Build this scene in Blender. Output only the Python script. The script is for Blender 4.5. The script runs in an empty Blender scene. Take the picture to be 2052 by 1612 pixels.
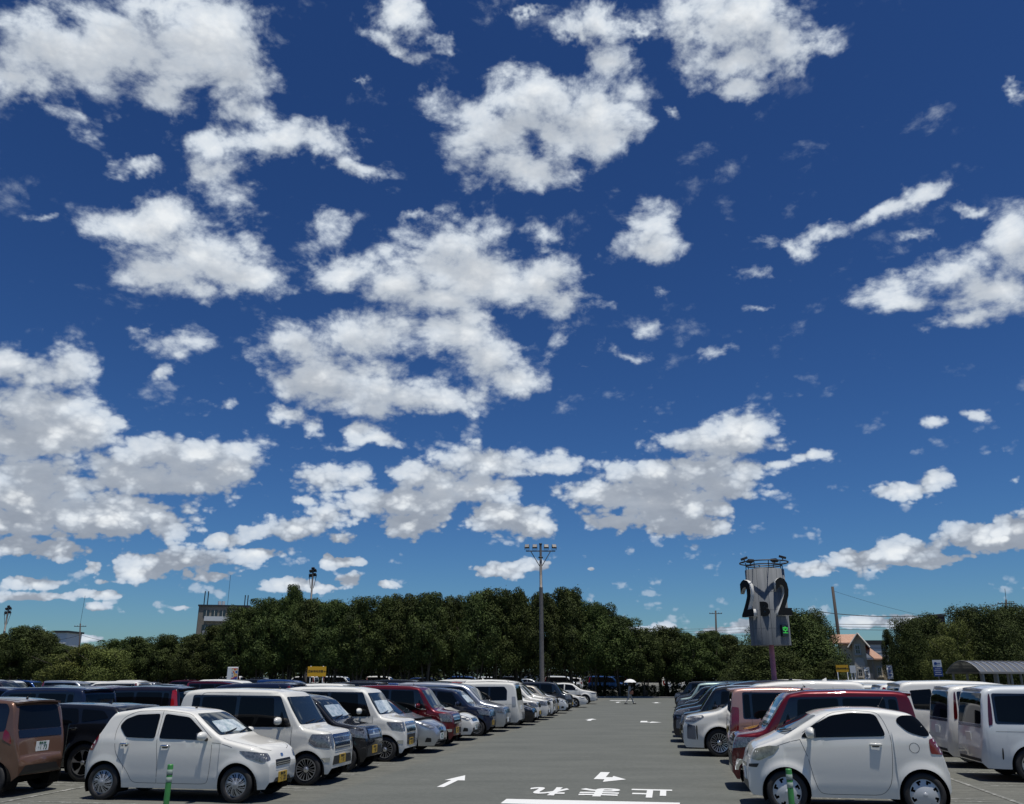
import bpy, bmesh, math, random
import numpy as np
from mathutils import Vector, Matrix
from mathutils.bvhtree import BVHTree
random.seed(7); np.random.seed(7)
R = math.radians
SC = bpy.context.scene
COL = SC.collection

# ------------------------------------------------------------------ camera
F_PX, CX, CY = 1700.0, 1026.0, 806.0
PITCH = math.atan(554 / F_PX)
EYE = 1.97
cam_d = bpy.data.cameras.new('camera'); cam = bpy.data.objects.new('camera', cam_d); COL.objects.link(cam)
cam_d.sensor_width = 36; cam_d.lens = 36 * F_PX / 2052
cam_d.clip_end = 5000; cam_d.clip_start = .1
cam.location = (0, 0, EYE); cam.rotation_euler = (R(90) + PITCH, 0, 0)
SC.camera = cam

def pix_dir(px, py):
    x = (px - CX) / F_PX; y = -(py - CY) / F_PX
    return Vector((x, math.cos(PITCH) - y * math.sin(PITCH), math.sin(PITCH) + y * math.cos(PITCH))).normalized()

# ------------------------------------------------------------------ sky and sun
SUN = Vector((0.13, -0.165, 1)).normalized()
sun_d = bpy.data.lights.new('sun', 'SUN'); sun_d.energy = 4.2; sun_d.angle = R(.5); sun_d.color = (1, .955, .88)
sun = bpy.data.objects.new('sun', sun_d); COL.objects.link(sun)
sun.rotation_euler = SUN.to_track_quat('Z', 'Y').to_euler(); sun.location = (0, 0, 60)

CLOUDS = [  # image centre x, y, half width, half height, rotation, weight
(110,75,125,80,0,1),(260,100,150,105,0,1),(400,85,135,100,0,1),(330,180,80,55,0,.9),(60,150,75,55,0,.9),(155,225,60,40,35,.62),(470,150,65,65,0,.85),(320,20,120,50,0,1),
(505,225,60,26,10,.68),(430,285,90,40,0,.85),(560,290,110,42,-8,.9),(660,285,70,45,0,.9),(710,330,65,24,10,.75),(262,326,70,27,0,.85),(440,345,70,48,0,.72),
(280,455,90,45,0,1),(340,440,85,55,0,1),(400,510,150,62,0,1),(500,560,90,42,0,.9),(385,585,50,28,0,.75),(475,400,60,50,0,.66),(340,540,90,45,0,.9),
(815,40,60,50,0,.9),(780,95,60,28,0,.75),(880,72,48,36,15,.85),
(1080,205,105,58,0,1),(1180,225,95,62,0,1),(1000,275,105,75,0,.95),(1050,335,110,45,0,.85),(1215,270,75,55,0,.8),(925,325,60,50,0,.6),(868,215,34,40,20,.52),(1235,130,52,52,0,.74),(1215,40,55,60,0,.95),(1180,75,48,28,0,.8),(1290,75,30,14,20,.6),
(1480,30,140,70,0,1),(1370,35,70,50,0,.9),(1560,75,75,50,0,.95),(1470,120,85,50,0,.85),(1480,180,46,38,0,.75),(1610,95,50,30,0,.75),(1350,215,28,20,0,.68),(1262,185,60,38,15,.6),
(830,440,48,17,0,.7),(700,440,80,30,-12,.7),(640,490,60,40,0,.5),
(680,550,115,45,0,.95),(800,565,110,52,0,1),(920,490,95,55,0,1),(960,560,140,55,0,1),(1080,550,95,55,0,1),(1140,605,65,34,0,.9),(1085,470,42,40,0,.68),(870,610,110,35,0,.85),
(1290,470,70,52,0,.86),(1300,495,90,30,0,.9),
(1585,508,75,17,8,.62),(1660,470,62,24,-12,.76),(1745,440,90,22,-25,.72),(1835,400,75,22,-15,.7),(1925,420,55,14,0,.55),(1820,487,32,12,0,.55),
(2040,500,70,85,0,1),(1920,560,110,52,-15,1),(1805,600,90,36,0,.95),(1990,600,120,55,0,1),(1930,645,110,26,0,.85),
(1515,565,60,20,0,.52),(1310,592,45,15,0,.5),(1525,622,50,9,-8,.5),
(600,690,85,55,0,1),(730,675,115,50,0,1),(640,755,100,50,0,1),(770,785,140,50,0,1),(920,675,90,45,0,.95),(980,720,70,55,0,.9),(1040,765,75,28,0,.85),(880,805,110,30,0,.85),(575,832,50,20,0,.8),(622,850,30,26,0,.7),
(370,680,85,36,0,.76),(298,668,45,28,0,.56),(325,745,26,16,0,.65),(720,862,38,26,0,.8),(755,885,52,15,0,.8),
(1115,690,42,22,-30,.58),(1240,708,55,22,12,.76),(1175,732,36,10,0,.56),(1450,710,44,18,0,.68),(1285,668,28,22,0,.5),
(1420,882,115,34,0,1),(1490,860,65,40,0,1),(1560,890,30,20,0,.7),(1615,914,52,14,4,.78),(1540,934,55,10,-10,.6),
(1340,955,150,42,-5,1),(1440,965,70,55,0,1),(1220,995,105,42,0,1),(1235,1045,75,22,0,.95),(1390,1052,78,22,0,.9),(1330,1010,150,40,0,1),(1508,998,22,16,0,.66),(1320,1058,26,12,0,.7),
(860,955,85,36,0,.95),(985,925,110,27,0,1),(1090,937,85,20,5,.85),(940,980,110,30,0,1),(800,1005,130,36,0,.95),(830,1048,75,34,0,.95),(1015,1035,80,32,0,1),(1070,1058,52,30,0,.95),
(640,958,95,30,0,.8),(715,958,40,20,0,.8),(600,1055,100,26,-6,.9),(650,1035,45,22,0,.9),(690,1082,52,16,0,.85),(600,1000,40,12,0,.58),
(40,730,100,40,0,.9),(130,735,75,42,0,.85),(60,815,140,42,0,1),(60,880,150,50,0,1),(150,860,80,52,0,.95),(100,965,110,42,0,1),(395,905,130,42,0,1),(450,935,85,50,0,1),(330,960,150,36,0,1),(240,940,80,45,0,.9),(230,1035,150,45,0,1),(60,1040,150,45,0,1),(320,1040,60,28,0,.9),(30,1000,90,45,0,1),(100,1105,90,20,0,.85),(30,1095,60,22,0,.9),(185,1135,20,14,0,.8),
(360,1125,120,30,0,1),(300,1145,80,20,0,.95),(440,1152,46,15,0,.85),(455,1083,42,17,0,.9),(510,1108,55,12,0,.8),(690,1132,46,11,0,.9),(655,1122,18,18,0,.8),(590,1175,58,16,0,.95),(640,1182,55,11,0,.8),(705,1168,34,16,0,.85),(770,1177,26,8,0,.8),
(65,1167,52,15,0,.9),(50,1198,90,11,0,.85),(200,1190,46,9,0,.85),(188,1216,32,9,0,.7),(205,1165,28,8,0,.7),
(1000,1143,68,18,0,1),(1075,1143,30,13,0,.85),(1185,1142,12,6,0,.7),
(1625,1140,52,16,-5,.9),(1720,1122,55,22,0,1),(1820,1105,95,30,-8,1),(1960,1080,110,34,-6,1),(2045,1070,60,34,0,1),(1880,1122,130,14,-6,.9),
(1868,962,42,26,-20,.85),(1810,982,85,19,-8,.95),(1872,853,32,14,0,.72),(1958,833,34,14,0,.66),(1890,790,46,9,-15,.5),(2040,965,26,14,0,.5),
(1500,1255,55,22,0,.95),(1430,1262,50,14,0,.9),(1330,1255,24,10,0,.8),(1560,1262,60,16,0,.9),(1745,1250,80,12,0,.85),(1815,1245,50,16,0,.95),(1270,1262,80,10,0,.6),(370,1216,28,5,0,.6),(170,1283,40,9,0,.8),
(1100,275,75,55,0,.95),(340,925,120,42,0,1),(1995,1090,120,24,-4,1),(2040,1060,60,34,0,1),(1500,960,40,50,0,.9),(880,985,60,40,0,.9),(2040,198,26,22,0,.62),(85,437,34,12,-20,.52),(1070,35,48,12,-5,.58),(690,165,38,10,10,.45),(455,805,40,16,0,.5),(680,905,40,10,0,.45),
]
def azel(d): return (math.atan2(d.x, d.y), math.asin(max(-1, min(1, d.z))))

def build_world():
    w = bpy.data.worlds.new('World'); SC.world = w; w.use_nodes = True
    nt = w.node_tree; nt.nodes.clear(); N = nt.nodes; Lk = nt.links
    def nd(tree, t, **kw):
        n = tree.nodes.new(t)
        for k, v in kw.items(): setattr(n, k, v)
        return n
    def M(tree, op, a, b=None, c=None, clamp=False):
        n = tree.nodes.new('ShaderNodeMath'); n.operation = op; n.use_clamp = clamp
        for i, v in enumerate((a, b, c)):
            if v is None: continue
            if isinstance(v, (int, float)): n.inputs[i].default_value = v
            else: tree.links.new(v, n.inputs[i])
        return n.outputs[0]
    tc = nd(nt, 'ShaderNodeTexCoord'); D = tc.outputs['Generated']
    sx = nd(nt, 'ShaderNodeSeparateXYZ'); Lk.new(D, sx.inputs[0])
    az = M(nt, 'ARCTAN2', sx.outputs[0], sx.outputs[1]); el = M(nt, 'ARCSINE', sx.outputs[2])
    n1 = nd(nt, 'ShaderNodeTexNoise'); n1.inputs['Scale'].default_value = 11; n1.inputs['Detail'].default_value = 5; n1.inputs['Roughness'].default_value = .66
    Lk.new(D, n1.inputs['Vector'])
    sep = nd(nt, 'ShaderNodeSeparateXYZ'); Lk.new(n1.outputs['Color'], sep.inputs[0])
    wamp = M(nt, 'MULTIPLY_ADD', el, .075, .006)
    wx = M(nt, 'ADD', az, M(nt, 'MULTIPLY', M(nt, 'SUBTRACT', sep.outputs[0], .5), M(nt, 'MULTIPLY', wamp, 2.2)))
    wy = M(nt, 'ADD', el, M(nt, 'MULTIPLY', M(nt, 'SUBTRACT', sep.outputs[1], .5), M(nt, 'MULTIPLY', wamp, 1.6)))
    cv = nd(nt, 'ShaderNodeCombineXYZ'); Lk.new(wx, cv.inputs[0]); Lk.new(wy, cv.inputs[1])
    up = nd(nt, 'ShaderNodeCombineXYZ'); Lk.new(wx, up.inputs[0])
    Lk.new(M(nt, 'ADD', wy, M(nt, 'MULTIPLY_ADD', el, .02, .017)), up.inputs[1])
    lowf = nd(nt, 'ShaderNodeMapRange'); lowf.inputs['From Min'].default_value = .12; lowf.inputs['From Max'].default_value = .38
    Lk.new(el, lowf.inputs['Value']); hi = lowf.outputs[0]
    mp = nd(nt, 'ShaderNodeMapping'); mp.inputs['Scale'].default_value = (1, 1, 1.6); Lk.new(D, mp.inputs['Vector'])
    nh = nd(nt, 'ShaderNodeTexNoise'); nh.inputs['Scale'].default_value = 13; nh.inputs['Detail'].default_value = 8; nh.inputs['Roughness'].default_value = .64; nh.inputs['Distortion'].default_value = .25
    Lk.new(mp.outputs[0], nh.inputs['Vector'])
    nl = nd(nt, 'ShaderNodeTexNoise'); nl.inputs['Scale'].default_value = 30; nl.inputs['Detail'].default_value = 7; nl.inputs['Roughness'].default_value = .62
    Lk.new(mp.outputs[0], nl.inputs['Vector'])
    puff = M(nt, 'ADD', M(nt, 'MULTIPLY', nh.outputs['Fac'], M(nt, 'MULTIPLY_ADD', hi, .6, .4)), M(nt, 'MULTIPLY', nl.outputs['Fac'], M(nt, 'MULTIPLY_ADD', hi, -.6, .6)))
    # cauliflower billows of the nearer-to-the-horizon clouds
    wv = nt.nodes.new('ShaderNodeMix'); wv.data_type = 'VECTOR'; wv.inputs[0].default_value = .035; Lk.new(mp.outputs[0], wv.inputs[4]); Lk.new(n1.outputs['Color'], wv.inputs[5])
    vo = nd(nt, 'ShaderNodeTexVoronoi'); vo.feature = 'F1'; vo.inputs['Scale'].default_value = 26; vo.inputs['Detail'].default_value = 2; vo.inputs['Roughness'].default_value = .55; vo.inputs['Lacunarity'].default_value = 2.3
    Lk.new(wv.outputs[1], vo.inputs['Vector'])
    bil = M(nt, 'SUBTRACT', .82, vo.outputs['Distance'])
    pf = M(nt, 'ADD', M(nt, 'MULTIPLY', M(nt, 'SUBTRACT', puff, .5), M(nt, 'MULTIPLY_ADD', hi, .35, .65)), M(nt, 'MULTIPLY', bil, M(nt, 'MULTIPLY_ADD', hi, -.34, .52)))
    ns = nd(nt, 'ShaderNodeTexNoise'); ns.inputs['Scale'].default_value = 12; ns.inputs['Detail'].default_value = 5; ns.inputs['Roughness'].default_value = .6
    mp2 = nd(nt, 'ShaderNodeMapping'); mp2.inputs['Scale'].default_value = (1, 1, 2.2); mp2.inputs['Location'].default_value = (3.1, 1.7, .4); Lk.new(D, mp2.inputs['Vector']); Lk.new(mp2.outputs[0], ns.inputs['Vector'])
    # clear sky
    sky = nd(nt, 'ShaderNodeTexSky'); sky.sky_type = 'NISHITA'; sky.sun_disc = False
    sky.sun_elevation = math.asin(SUN.z); sky.sun_rotation = math.atan2(SUN.x, SUN.y)
    sky.air_density = 1.0; sky.dust_density = .35; sky.ozone_density = 2.2; sky.altitude = 0
    gm = nd(nt, 'ShaderNodeGamma'); gm.inputs[1].default_value = SKY_GAMMA
    mul = nd(nt, 'ShaderNodeMix', data_type='RGBA', blend_type='MULTIPLY'); mul.inputs[0].default_value = 1
    Lk.new(sky.outputs[0], mul.inputs[6]); mul.inputs[7].default_value = (SKY_K[0], SKY_K[1], SKY_K[2], 1)
    Lk.new(mul.outputs[2], gm.inputs[0])

    # the cloud itself, one group: cover F and cover towards the sun S, noises, clear sky -> colour
    g = bpy.data.node_groups.new('cloud', 'ShaderNodeTree')
    for nm in ('F', 'S', 'puff', 'soft', 'hi', 'el', 'bil'): g.interface.new_socket(nm, in_out='INPUT', socket_type='NodeSocketFloat')
    g.interface.new_socket('sky', in_out='INPUT', socket_type='NodeSocketColor')
    g.interface.new_socket('colour', in_out='OUTPUT', socket_type='NodeSocketColor')
    gi = g.nodes.new('NodeGroupInput'); go = g.nodes.new('NodeGroupOutput'); o = gi.outputs
    def MR(v, a, b, smooth=False):
        m = g.nodes.new('ShaderNodeMapRange')
        if smooth: m.interpolation_type = 'SMOOTHSTEP'
        g.links.new(v, m.inputs['Value'])
        for nm, x in (('From Min', a), ('From Max', b)):
            if isinstance(x, (int, float)): m.inputs[nm].default_value = x
            else: g.links.new(x, m.inputs[nm])
        return m.outputs[0]
    body = M(g, 'ADD', o['F'], M(g, 'MULTIPLY', o['puff'], M(g, 'MULTIPLY_ADD', o['hi'], .35, 1.30)))
    alpha = MR(body, M(g, 'MULTIPLY_ADD', o['hi'], -.02, .20), M(g, 'MULTIPLY_ADD', o['hi'], .32, .37), True)
    alpha = M(g, 'MULTIPLY', M(g, 'MULTIPLY', alpha, MR(o['F'], .02, .2)), MR(o['el'], 0, .03))
    alpha = M(g, 'MULTIPLY', alpha, .97)
    thick = M(g, 'SUBTRACT', o['S'], M(g, 'MULTIPLY', o['bil'], M(g, 'MULTIPLY_ADD', o['hi'], -1.0, 1.4)))
    shade = M(g, 'MULTIPLY', MR(thick, .0, .80, True), M(g, 'MULTIPLY_ADD', o['hi'], -.54, .98))
    shade = M(g, 'ADD', shade, M(g, 'MULTIPLY', M(g, 'SUBTRACT', o['soft'], .50), M(g, 'MULTIPLY_ADD', o['hi'], -.15, 1.0)), clamp=True)
    br = MR(body, .3, 1.0)
    c1 = g.nodes.new('ShaderNodeMix'); c1.data_type = 'RGBA'; g.links.new(br, c1.inputs[0])
    c1.inputs[6].default_value = (5.0, 5.9, 7.1, 1); c1.inputs[7].default_value = (8.6, 8.95, 9.2, 1)
    cc = g.nodes.new('ShaderNodeMix'); cc.data_type = 'RGBA'; g.links.new(shade, cc.inputs[0])
    g.links.new(c1.outputs[2], cc.inputs[6]); cc.inputs[7].default_value = (2.9, 3.3, 3.95, 1)
    mx = g.nodes.new('ShaderNodeMix'); mx.data_type = 'RGBA'; g.links.new(alpha, mx.inputs[0]); g.links.new(o['sky'], mx.inputs[6]); g.links.new(cc.outputs[2], mx.inputs[7])
    g.links.new(mx.outputs[2], go.inputs[0])

    # cover: soft ellipses in azimuth and elevation; the view is split in tiles so that each ray reads few of them
    items = []
    for (cx, cy, rx, ry, rot, wt) in CLOUDS:
        c = azel(pix_dir(cx, cy)); a = R(rot)
        e1 = azel(pix_dir(cx + rx * math.cos(a), cy + rx * math.sin(a)))
        e2 = azel(pix_dir(cx - ry * math.sin(a), cy + ry * math.cos(a)))
        v1 = (e1[0] - c[0], e1[1] - c[1]); v2 = (e2[0] - c[0], e2[1] - c[1])
        items.append((c, math.hypot(*v1), math.hypot(*v2), math.atan2(v1[1], v1[0]), wt, wt > .8 and rx > 45))
    def cover(g2, sock, blobs, grow, box):
        acc = None
        for (c, l1, l2, an, wt, big) in blobs:
            a1 = l1 * grow; a2 = l2 * grow
            hx = math.hypot(a1 * math.cos(an), a2 * math.sin(an)); hy = math.hypot(a1 * math.sin(an), a2 * math.cos(an))
            mgn = .035
            if c[0] + hx < box[0] - mgn or c[0] - hx > box[1] + mgn or c[1] + hy < box[2] - mgn or c[1] - hy > box[3] + mgn: continue
            mpn = nd(g2, 'ShaderNodeMapping'); mpn.vector_type = 'TEXTURE'
            mpn.inputs['Location'].default_value = (c[0], c[1], 0); mpn.inputs['Rotation'].default_value = (0, 0, an)
            mpn.inputs['Scale'].default_value = (a1, a2, 1)
            g2.links.new(sock, mpn.inputs['Vector'])
            gr = nd(g2, 'ShaderNodeTexGradient'); gr.gradient_type = 'SPHERICAL'; g2.links.new(mpn.outputs[0], gr.inputs[0])
            v = M(g2, 'MULTIPLY', gr.outputs['Fac'], wt) if wt < .99 else gr.outputs['Fac']
            acc = v if acc is None else M(g2, 'SMOOTH_MAX', acc, v, .2)
        return acc
    def tile(box):
        g2 = bpy.data.node_groups.new('cloud_tile', 'ShaderNodeTree')
        for nm in 'PU': g2.interface.new_socket(nm, in_out='INPUT', socket_type='NodeSocketVector')
        for nm in 'FS': g2.interface.new_socket(nm, in_out='OUTPUT', socket_type='NodeSocketFloat')
        i2 = g2.nodes.new('NodeGroupInput'); o2 = g2.nodes.new('NodeGroupOutput')
        f = cover(g2, i2.outputs[0], items, 1.62, box); s_ = cover(g2, i2.outputs[1], [i for i in items if i[5]], 1.3, box)
        if f is None: return None, None
        g2.links.new(f, o2.inputs[0])
        if s_ is not None: g2.links.new(s_, o2.inputs[1])
        n = nd(nt, 'ShaderNodeGroup'); n.node_tree = g2; Lk.new(cv.outputs[0], n.inputs[0]); Lk.new(up.outputs[0], n.inputs[1])
        return n.outputs[0], (n.outputs[1] if s_ is not None else None)
    def leaf(F, S):
        cg = nd(nt, 'ShaderNodeGroup'); cg.node_tree = g
        for nm, v in (('F', F), ('S', S), ('puff', pf), ('bil', bil), ('soft', ns.outputs['Fac']), ('hi', hi), ('el', el), ('sky', gm.outputs[0])):
            if v is None: cg.inputs[nm].default_value = 0
            else: Lk.new(v, cg.inputs[nm])
        bg = nd(nt, 'ShaderNodeBackground'); bg.inputs[1].default_value = SKY_STR; Lk.new(cg.outputs[0], bg.inputs[0])
        return bg.outputs[0]
    def pick(cond, a, b):
        m = nd(nt, 'ShaderNodeMixShader'); Lk.new(cond, m.inputs[0]); Lk.new(a, m.inputs[1]); Lk.new(b, m.inputs[2])
        return m.outputs[0]
    def tree_az(a0, a1, n, e0, e1):
        if n == 1:
            box = (a0, a1, e0, e1)
            return leaf(*tile(box))
        k = n // 2; am = a0 + (a1 - a0) * k / n
        return pick(M(nt, 'GREATER_THAN', az, am), tree_az(a0, am, k, e0, e1), tree_az(am, a1, n - k, e0, e1))
    def tree_el(es):
        if len(es) == 2: return tree_az(-.72, .72, 8, es[0], es[1])
        k = len(es) // 2
        return pick(M(nt, 'GREATER_THAN', el, es[k]), tree_el(es[:k + 1]), tree_el(es[k:]))
    front = tree_el([0, .06, .12, .18, .25, .34, .45, .58, .86])
    # rest of the sky, away from the photograph's view: scattered clouds of the same kind
    bk = nd(nt, 'ShaderNodeTexNoise'); bk.inputs['Scale'].default_value = 4.2; bk.inputs['Detail'].default_value = 4; Lk.new(mp.outputs[0], bk.inputs['Vector'])
    bkf = M(nt, 'MULTIPLY_ADD', bk.outputs['Fac'], 4.2, -2.6)
    rest = leaf(bkf, M(nt, 'MULTIPLY', bkf, .8))
    away = M(nt, 'MAXIMUM', M(nt, 'GREATER_THAN', M(nt, 'ABSOLUTE', az), .72), M(nt, 'GREATER_THAN', el, .86))
    ground = M(nt, 'LESS_THAN', el, 0.0)
    bg0 = nd(nt, 'ShaderNodeBackground'); bg0.inputs[1].default_value = SKY_STR; Lk.new(gm.outputs[0], bg0.inputs[0])
    fin = pick(ground, pick(away, front, rest), bg0.outputs[0])
    out = nd(nt, 'ShaderNodeOutputWorld'); Lk.new(fin, out.inputs[0])
SKY_STR = .1
SKY_GAMMA = 1.5
SKY_K = (.272, .358, .438)
build_world()
SC.view_settings.view_transform = 'Standard'; SC.view_settings.look = 'None'
SC.view_settings.exposure = 0; SC.view_settings.gamma = 1; SC.view_settings.use_curve_mapping = False
# ------------------------------------------------------------------ helpers
LA = R(10)                                       # the lane runs 10 degrees to the right of the view
def W2(v, u, z=0.0):                             # lot coordinates: v across the lane, u along it
    return Vector((v * math.cos(LA) + u * math.sin(LA), -v * math.sin(LA) + u * math.cos(LA), z))
def ground(px, py, h=0.0):
    d = pix_dir(px, py); t = (h - EYE) / d.z
    return Vector((d.x * t, d.y * t, h))
def at_dist(px, py, y):                          # the point seen at a pixel, y metres ahead
    d = pix_dir(px, py); t = y / d.y
    return Vector((d.x * t, y, EYE + d.z * t))
def azdir(px):
    d = pix_dir(px, 1360); return Vector((d.x, d.y, 0)).normalized()

def tag(o, label=None, cat=None, group=None, kind=None):
    if label: o['label'] = label
    if cat: o['category'] = cat
    if group: o['group'] = group
    if kind: o['kind'] = kind
    return o
def empty(name, loc=(0, 0, 0), rz=0):
    o = bpy.data.objects.new(name, None); COL.objects.link(o); o.location = loc; o.rotation_euler = (0, 0, rz); o.empty_display_size = .3
    return o
class MB:
    def __init__(s): s.v = []; s.f = []; s.m = []
    def add(s, vs, fs, m=0):
        n = len(s.v); s.v += [tuple(v) for v in vs]; s.f += [tuple(i + n for i in f) for f in fs]; s.m += [m] * len(fs); return s
    def box(s, c, size, rz=0, m=0, rot=None):
        x, y, z = (k / 2 for k in size); q = []
        Mt = rot if rot is not None else Matrix.Rotation(rz, 3, 'Z')
        for dz in (-z, z):
            for dx, dy in ((-x, -y), (x, -y), (x, y), (-x, y)): q.append(Mt @ Vector((dx, dy, dz)) + Vector(c))
        return s.add(q, [(3, 2, 1, 0), (4, 5, 6, 7), (0, 1, 5, 4), (1, 2, 6, 5), (2, 3, 7, 6), (3, 0, 4, 7)], m)
    def tube(s, pts, rad, n=8, m=0, cap=True):
        pts = [Vector(p) for p in pts]; rad = rad if hasattr(rad, '__len__') else [rad] * len(pts)
        vs = []; prev = None
        for i, p in enumerate(pts):
            t = (pts[min(i + 1, len(pts) - 1)] - pts[max(i - 1, 0)]).normalized()
            a = prev if prev is not None else (Vector((1, 0, 0)) if abs(t.x) < .8 else Vector((0, 1, 0)))
            b = t.cross(a).normalized(); a = b.cross(t).normalized(); prev = a
            for k in range(n):
                q = 2 * math.pi * k / n; vs.append(p + (a * math.cos(q) + b * math.sin(q)) * rad[i])
        fs = []
        for i in range(len(pts) - 1):
            for k in range(n):
                k2 = (k + 1) % n; fs.append((i * n + k, i * n + k2, (i + 1) * n + k2, (i + 1) * n + k))
        if cap: fs += [tuple(range(n - 1, -1, -1)), tuple((len(pts) - 1) * n + k for k in range(n))]
        return s.add(vs, fs, m)
    def lathe(s, prof, n=24, c=(0, 0, 0), axis='Z', m=0, a0=0, a1=2 * math.pi):
        full = abs(a1 - a0 - 2 * math.pi) < 1e-6; cols = n if full else n + 1; vs = []
        for k in range(cols):
            q = a0 + (a1 - a0) * k / n
            for (r, h) in prof:
                p = (r * math.cos(q), r * math.sin(q), h) if axis == 'Z' else (r * math.cos(q), h, r * math.sin(q))
                vs.append(Vector(p) + Vector(c))
        P = len(prof); fs = []
        for k in range(n):
            k2 = (k + 1) % cols
            for i in range(P - 1): fs.append((k * P + i, k2 * P + i, k2 * P + i + 1, k * P + i + 1))
        return s.add(vs, fs, m)
    def mesh(s, name, mats, smooth=False):
        me = bpy.data.meshes.new(name); me.from_pydata(s.v, [], s.f)
        for mt in (mats if isinstance(mats, (list, tuple)) else [mats]): me.materials.append(mt)
        if any(s.m): me.polygons.foreach_set('material_index', s.m)
        if smooth: me.polygons.foreach_set('use_smooth', [True] * len(me.polygons))
        me.update(); return me
    def build(s, name, mats, parent=None, smooth=False, bevel=0):
        me = s.mesh(name, mats, smooth); o = bpy.data.objects.new(name, me); COL.objects.link(o); o.parent = parent
        if bevel:
            b = o.modifiers.new('bevel', 'BEVEL'); b.width = bevel; b.segments = 2; b.limit_method = 'ANGLE'
        return o
def link(name, me, parent=None, loc=None, rz=None):
    o = bpy.data.objects.new(name, me); COL.objects.link(o); o.parent = parent
    if loc is not None: o.location = loc
    if rz is not None: o.rotation_euler = (0, 0, rz)
    return o

# ------------------------------------------------------------------ materials
MATS = {}
def mat(name, col, rough=.6, metal=0, spec=.5, coat=0, emit=None, noise=None, bump=None, coatr=.03):
    if name in MATS: return MATS[name]
    m = bpy.data.materials.new(name); m.use_nodes = True; nt = m.node_tree; b = nt.nodes['Principled BSDF']
    b.inputs['Base Color'].default_value = (*col, 1); b.inputs['Roughness'].default_value = rough
    b.inputs['Metallic'].default_value = metal; b.inputs['Specular IOR Level'].default_value = spec
    b.inputs['Coat Weight'].default_value = coat; b.inputs['Coat Roughness'].default_value = coatr
    if emit: b.inputs['Emission Color'].default_value = (*emit[0], 1); b.inputs['Emission Strength'].default_value = emit[1]
    if noise or bump:
        tc = nt.nodes.new('ShaderNodeTexCoord'); nz = nt.nodes.new('ShaderNodeTexNoise'); nt.links.new(tc.outputs['Object'], nz.inputs['Vector'])
        nz.inputs['Scale'].default_value = (noise or bump)[0]; nz.inputs['Detail'].default_value = 6; nz.inputs['Roughness'].default_value = .65
        if noise:
            mx = nt.nodes.new('ShaderNodeMix'); mx.data_type = 'RGBA'
            mr = nt.nodes.new('ShaderNodeMapRange'); mr.inputs['From Min'].default_value = .35; mr.inputs['From Max'].default_value = .68
            nt.links.new(nz.outputs['Fac'], mr.inputs['Value']); nt.links.new(mr.outputs[0], mx.inputs[0])
            mx.inputs[6].default_value = (*col, 1); mx.inputs[7].default_value = (*noise[1], 1)
            nt.links.new(mx.outputs[2], b.inputs['Base Color'])
        if bump:
            bp = nt.nodes.new('ShaderNodeBump'); bp.inputs['Distance'].default_value = bump[1]; nt.links.new(nz.outputs['Fac'], bp.inputs['Height']); nt.links.new(bp.outputs[0], b.inputs['Normal'])
    MATS[name] = m; return m
def paint(name, col, metal=0.0, flake=False):
    n = 'paint_' + name
    if n in MATS: return MATS[n]
    m = mat(n, col, rough=.5 if not metal else .36, metal=metal, coat=1, spec=.4 if max(col) > .3 else .08)
    # dust film: slightly rougher, duller patches
    nt = m.node_tree; b = nt.nodes['Principled BSDF']
    tc = nt.nodes.new('ShaderNodeTexCoord'); nz = nt.nodes.new('ShaderNodeTexNoise'); nz.inputs['Scale'].default_value = 3.5; nz.inputs['Detail'].default_value = 7
    nt.links.new(tc.outputs['Object'], nz.inputs['Vector'])
    mr = nt.nodes.new('ShaderNodeMapRange'); mr.inputs['From Min'].default_value = .4; mr.inputs['From Max'].default_value = .7; mr.inputs['To Min'].default_value = .02; mr.inputs['To Max'].default_value = .10
    nt.links.new(nz.outputs['Fac'], mr.inputs['Value']); nt.links.new(mr.outputs[0], b.inputs['Coat Roughness'])
    return m
PA = {
 'white': paint('white', (.72, .71, .655)), 'pearl': paint('pearl', (.67, .66, .60)), 'cool': paint('cool', (.60, .63, .64)),
 'black': paint('black', (.006, .007, .010)), 'navy': paint('navy', (.008, .014, .038)), 'blue': paint('blue', (.012, .045, .16), .3),
 'ink': paint('ink', (.010, .009, .018)), 'silver': paint('silver', (.46, .48, .50), .75), 'grey': paint('grey', (.10, .11, .12), .5),
 'gunmetal': paint('gunmetal', (.035, .04, .048), .5), 'red': paint('red', (.11, .006, .010), .25), 'darkred': paint('darkred', (.05, .004, .009), .25), 'brightred': paint('brightred', (.33, .012, .014)),
 'brown': paint('brown', (.15, .085, .058), .4), 'pink': paint('pink', (.42, .25, .21), .35), 'yellow': paint('yellow', (.60, .30, .03)),
 'lightblue': paint('lightblue', (.16, .27, .36), .4), 'green': paint('green', (.35, .46, .42), .3), 'darkgreen': paint('darkgreen', (.03, .045, .04), .3), 'beige': paint('beige', (.42, .38, .31), .2),
}
GLASS = mat('tinted_glass', (.004, .005, .006), rough=.03, spec=.22)
GLASSF = mat('windscreen_glass', (.012, .018, .02), rough=.02, spec=.5, coat=.2)
TRIM = mat('black_plastic', (.012, .012, .013), rough=.45)
GLOSSB = mat('gloss_black', (.006, .006, .008), rough=.1, coat=.6)
GAP = mat('panel_gap', (.02, .02, .02), rough=.8)
UNDER = mat('underbody', (.006, .006, .006), rough=.9, spec=.1)
RUB = mat('tyre_rubber', (.018, .018, .019), rough=.75, bump=(60, .004))
CHROME = mat('chrome', (.72, .74, .77), rough=.12, metal=1)
CHROMED = mat('dark_chrome', (.16, .19, .28), rough=.16, metal=1)
ALLOY = mat('alloy', (.52, .53, .54), rough=.3, metal=.85)
HUBC = mat('hubcap', (.40, .41, .42), rough=.38, metal=.5)
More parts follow.
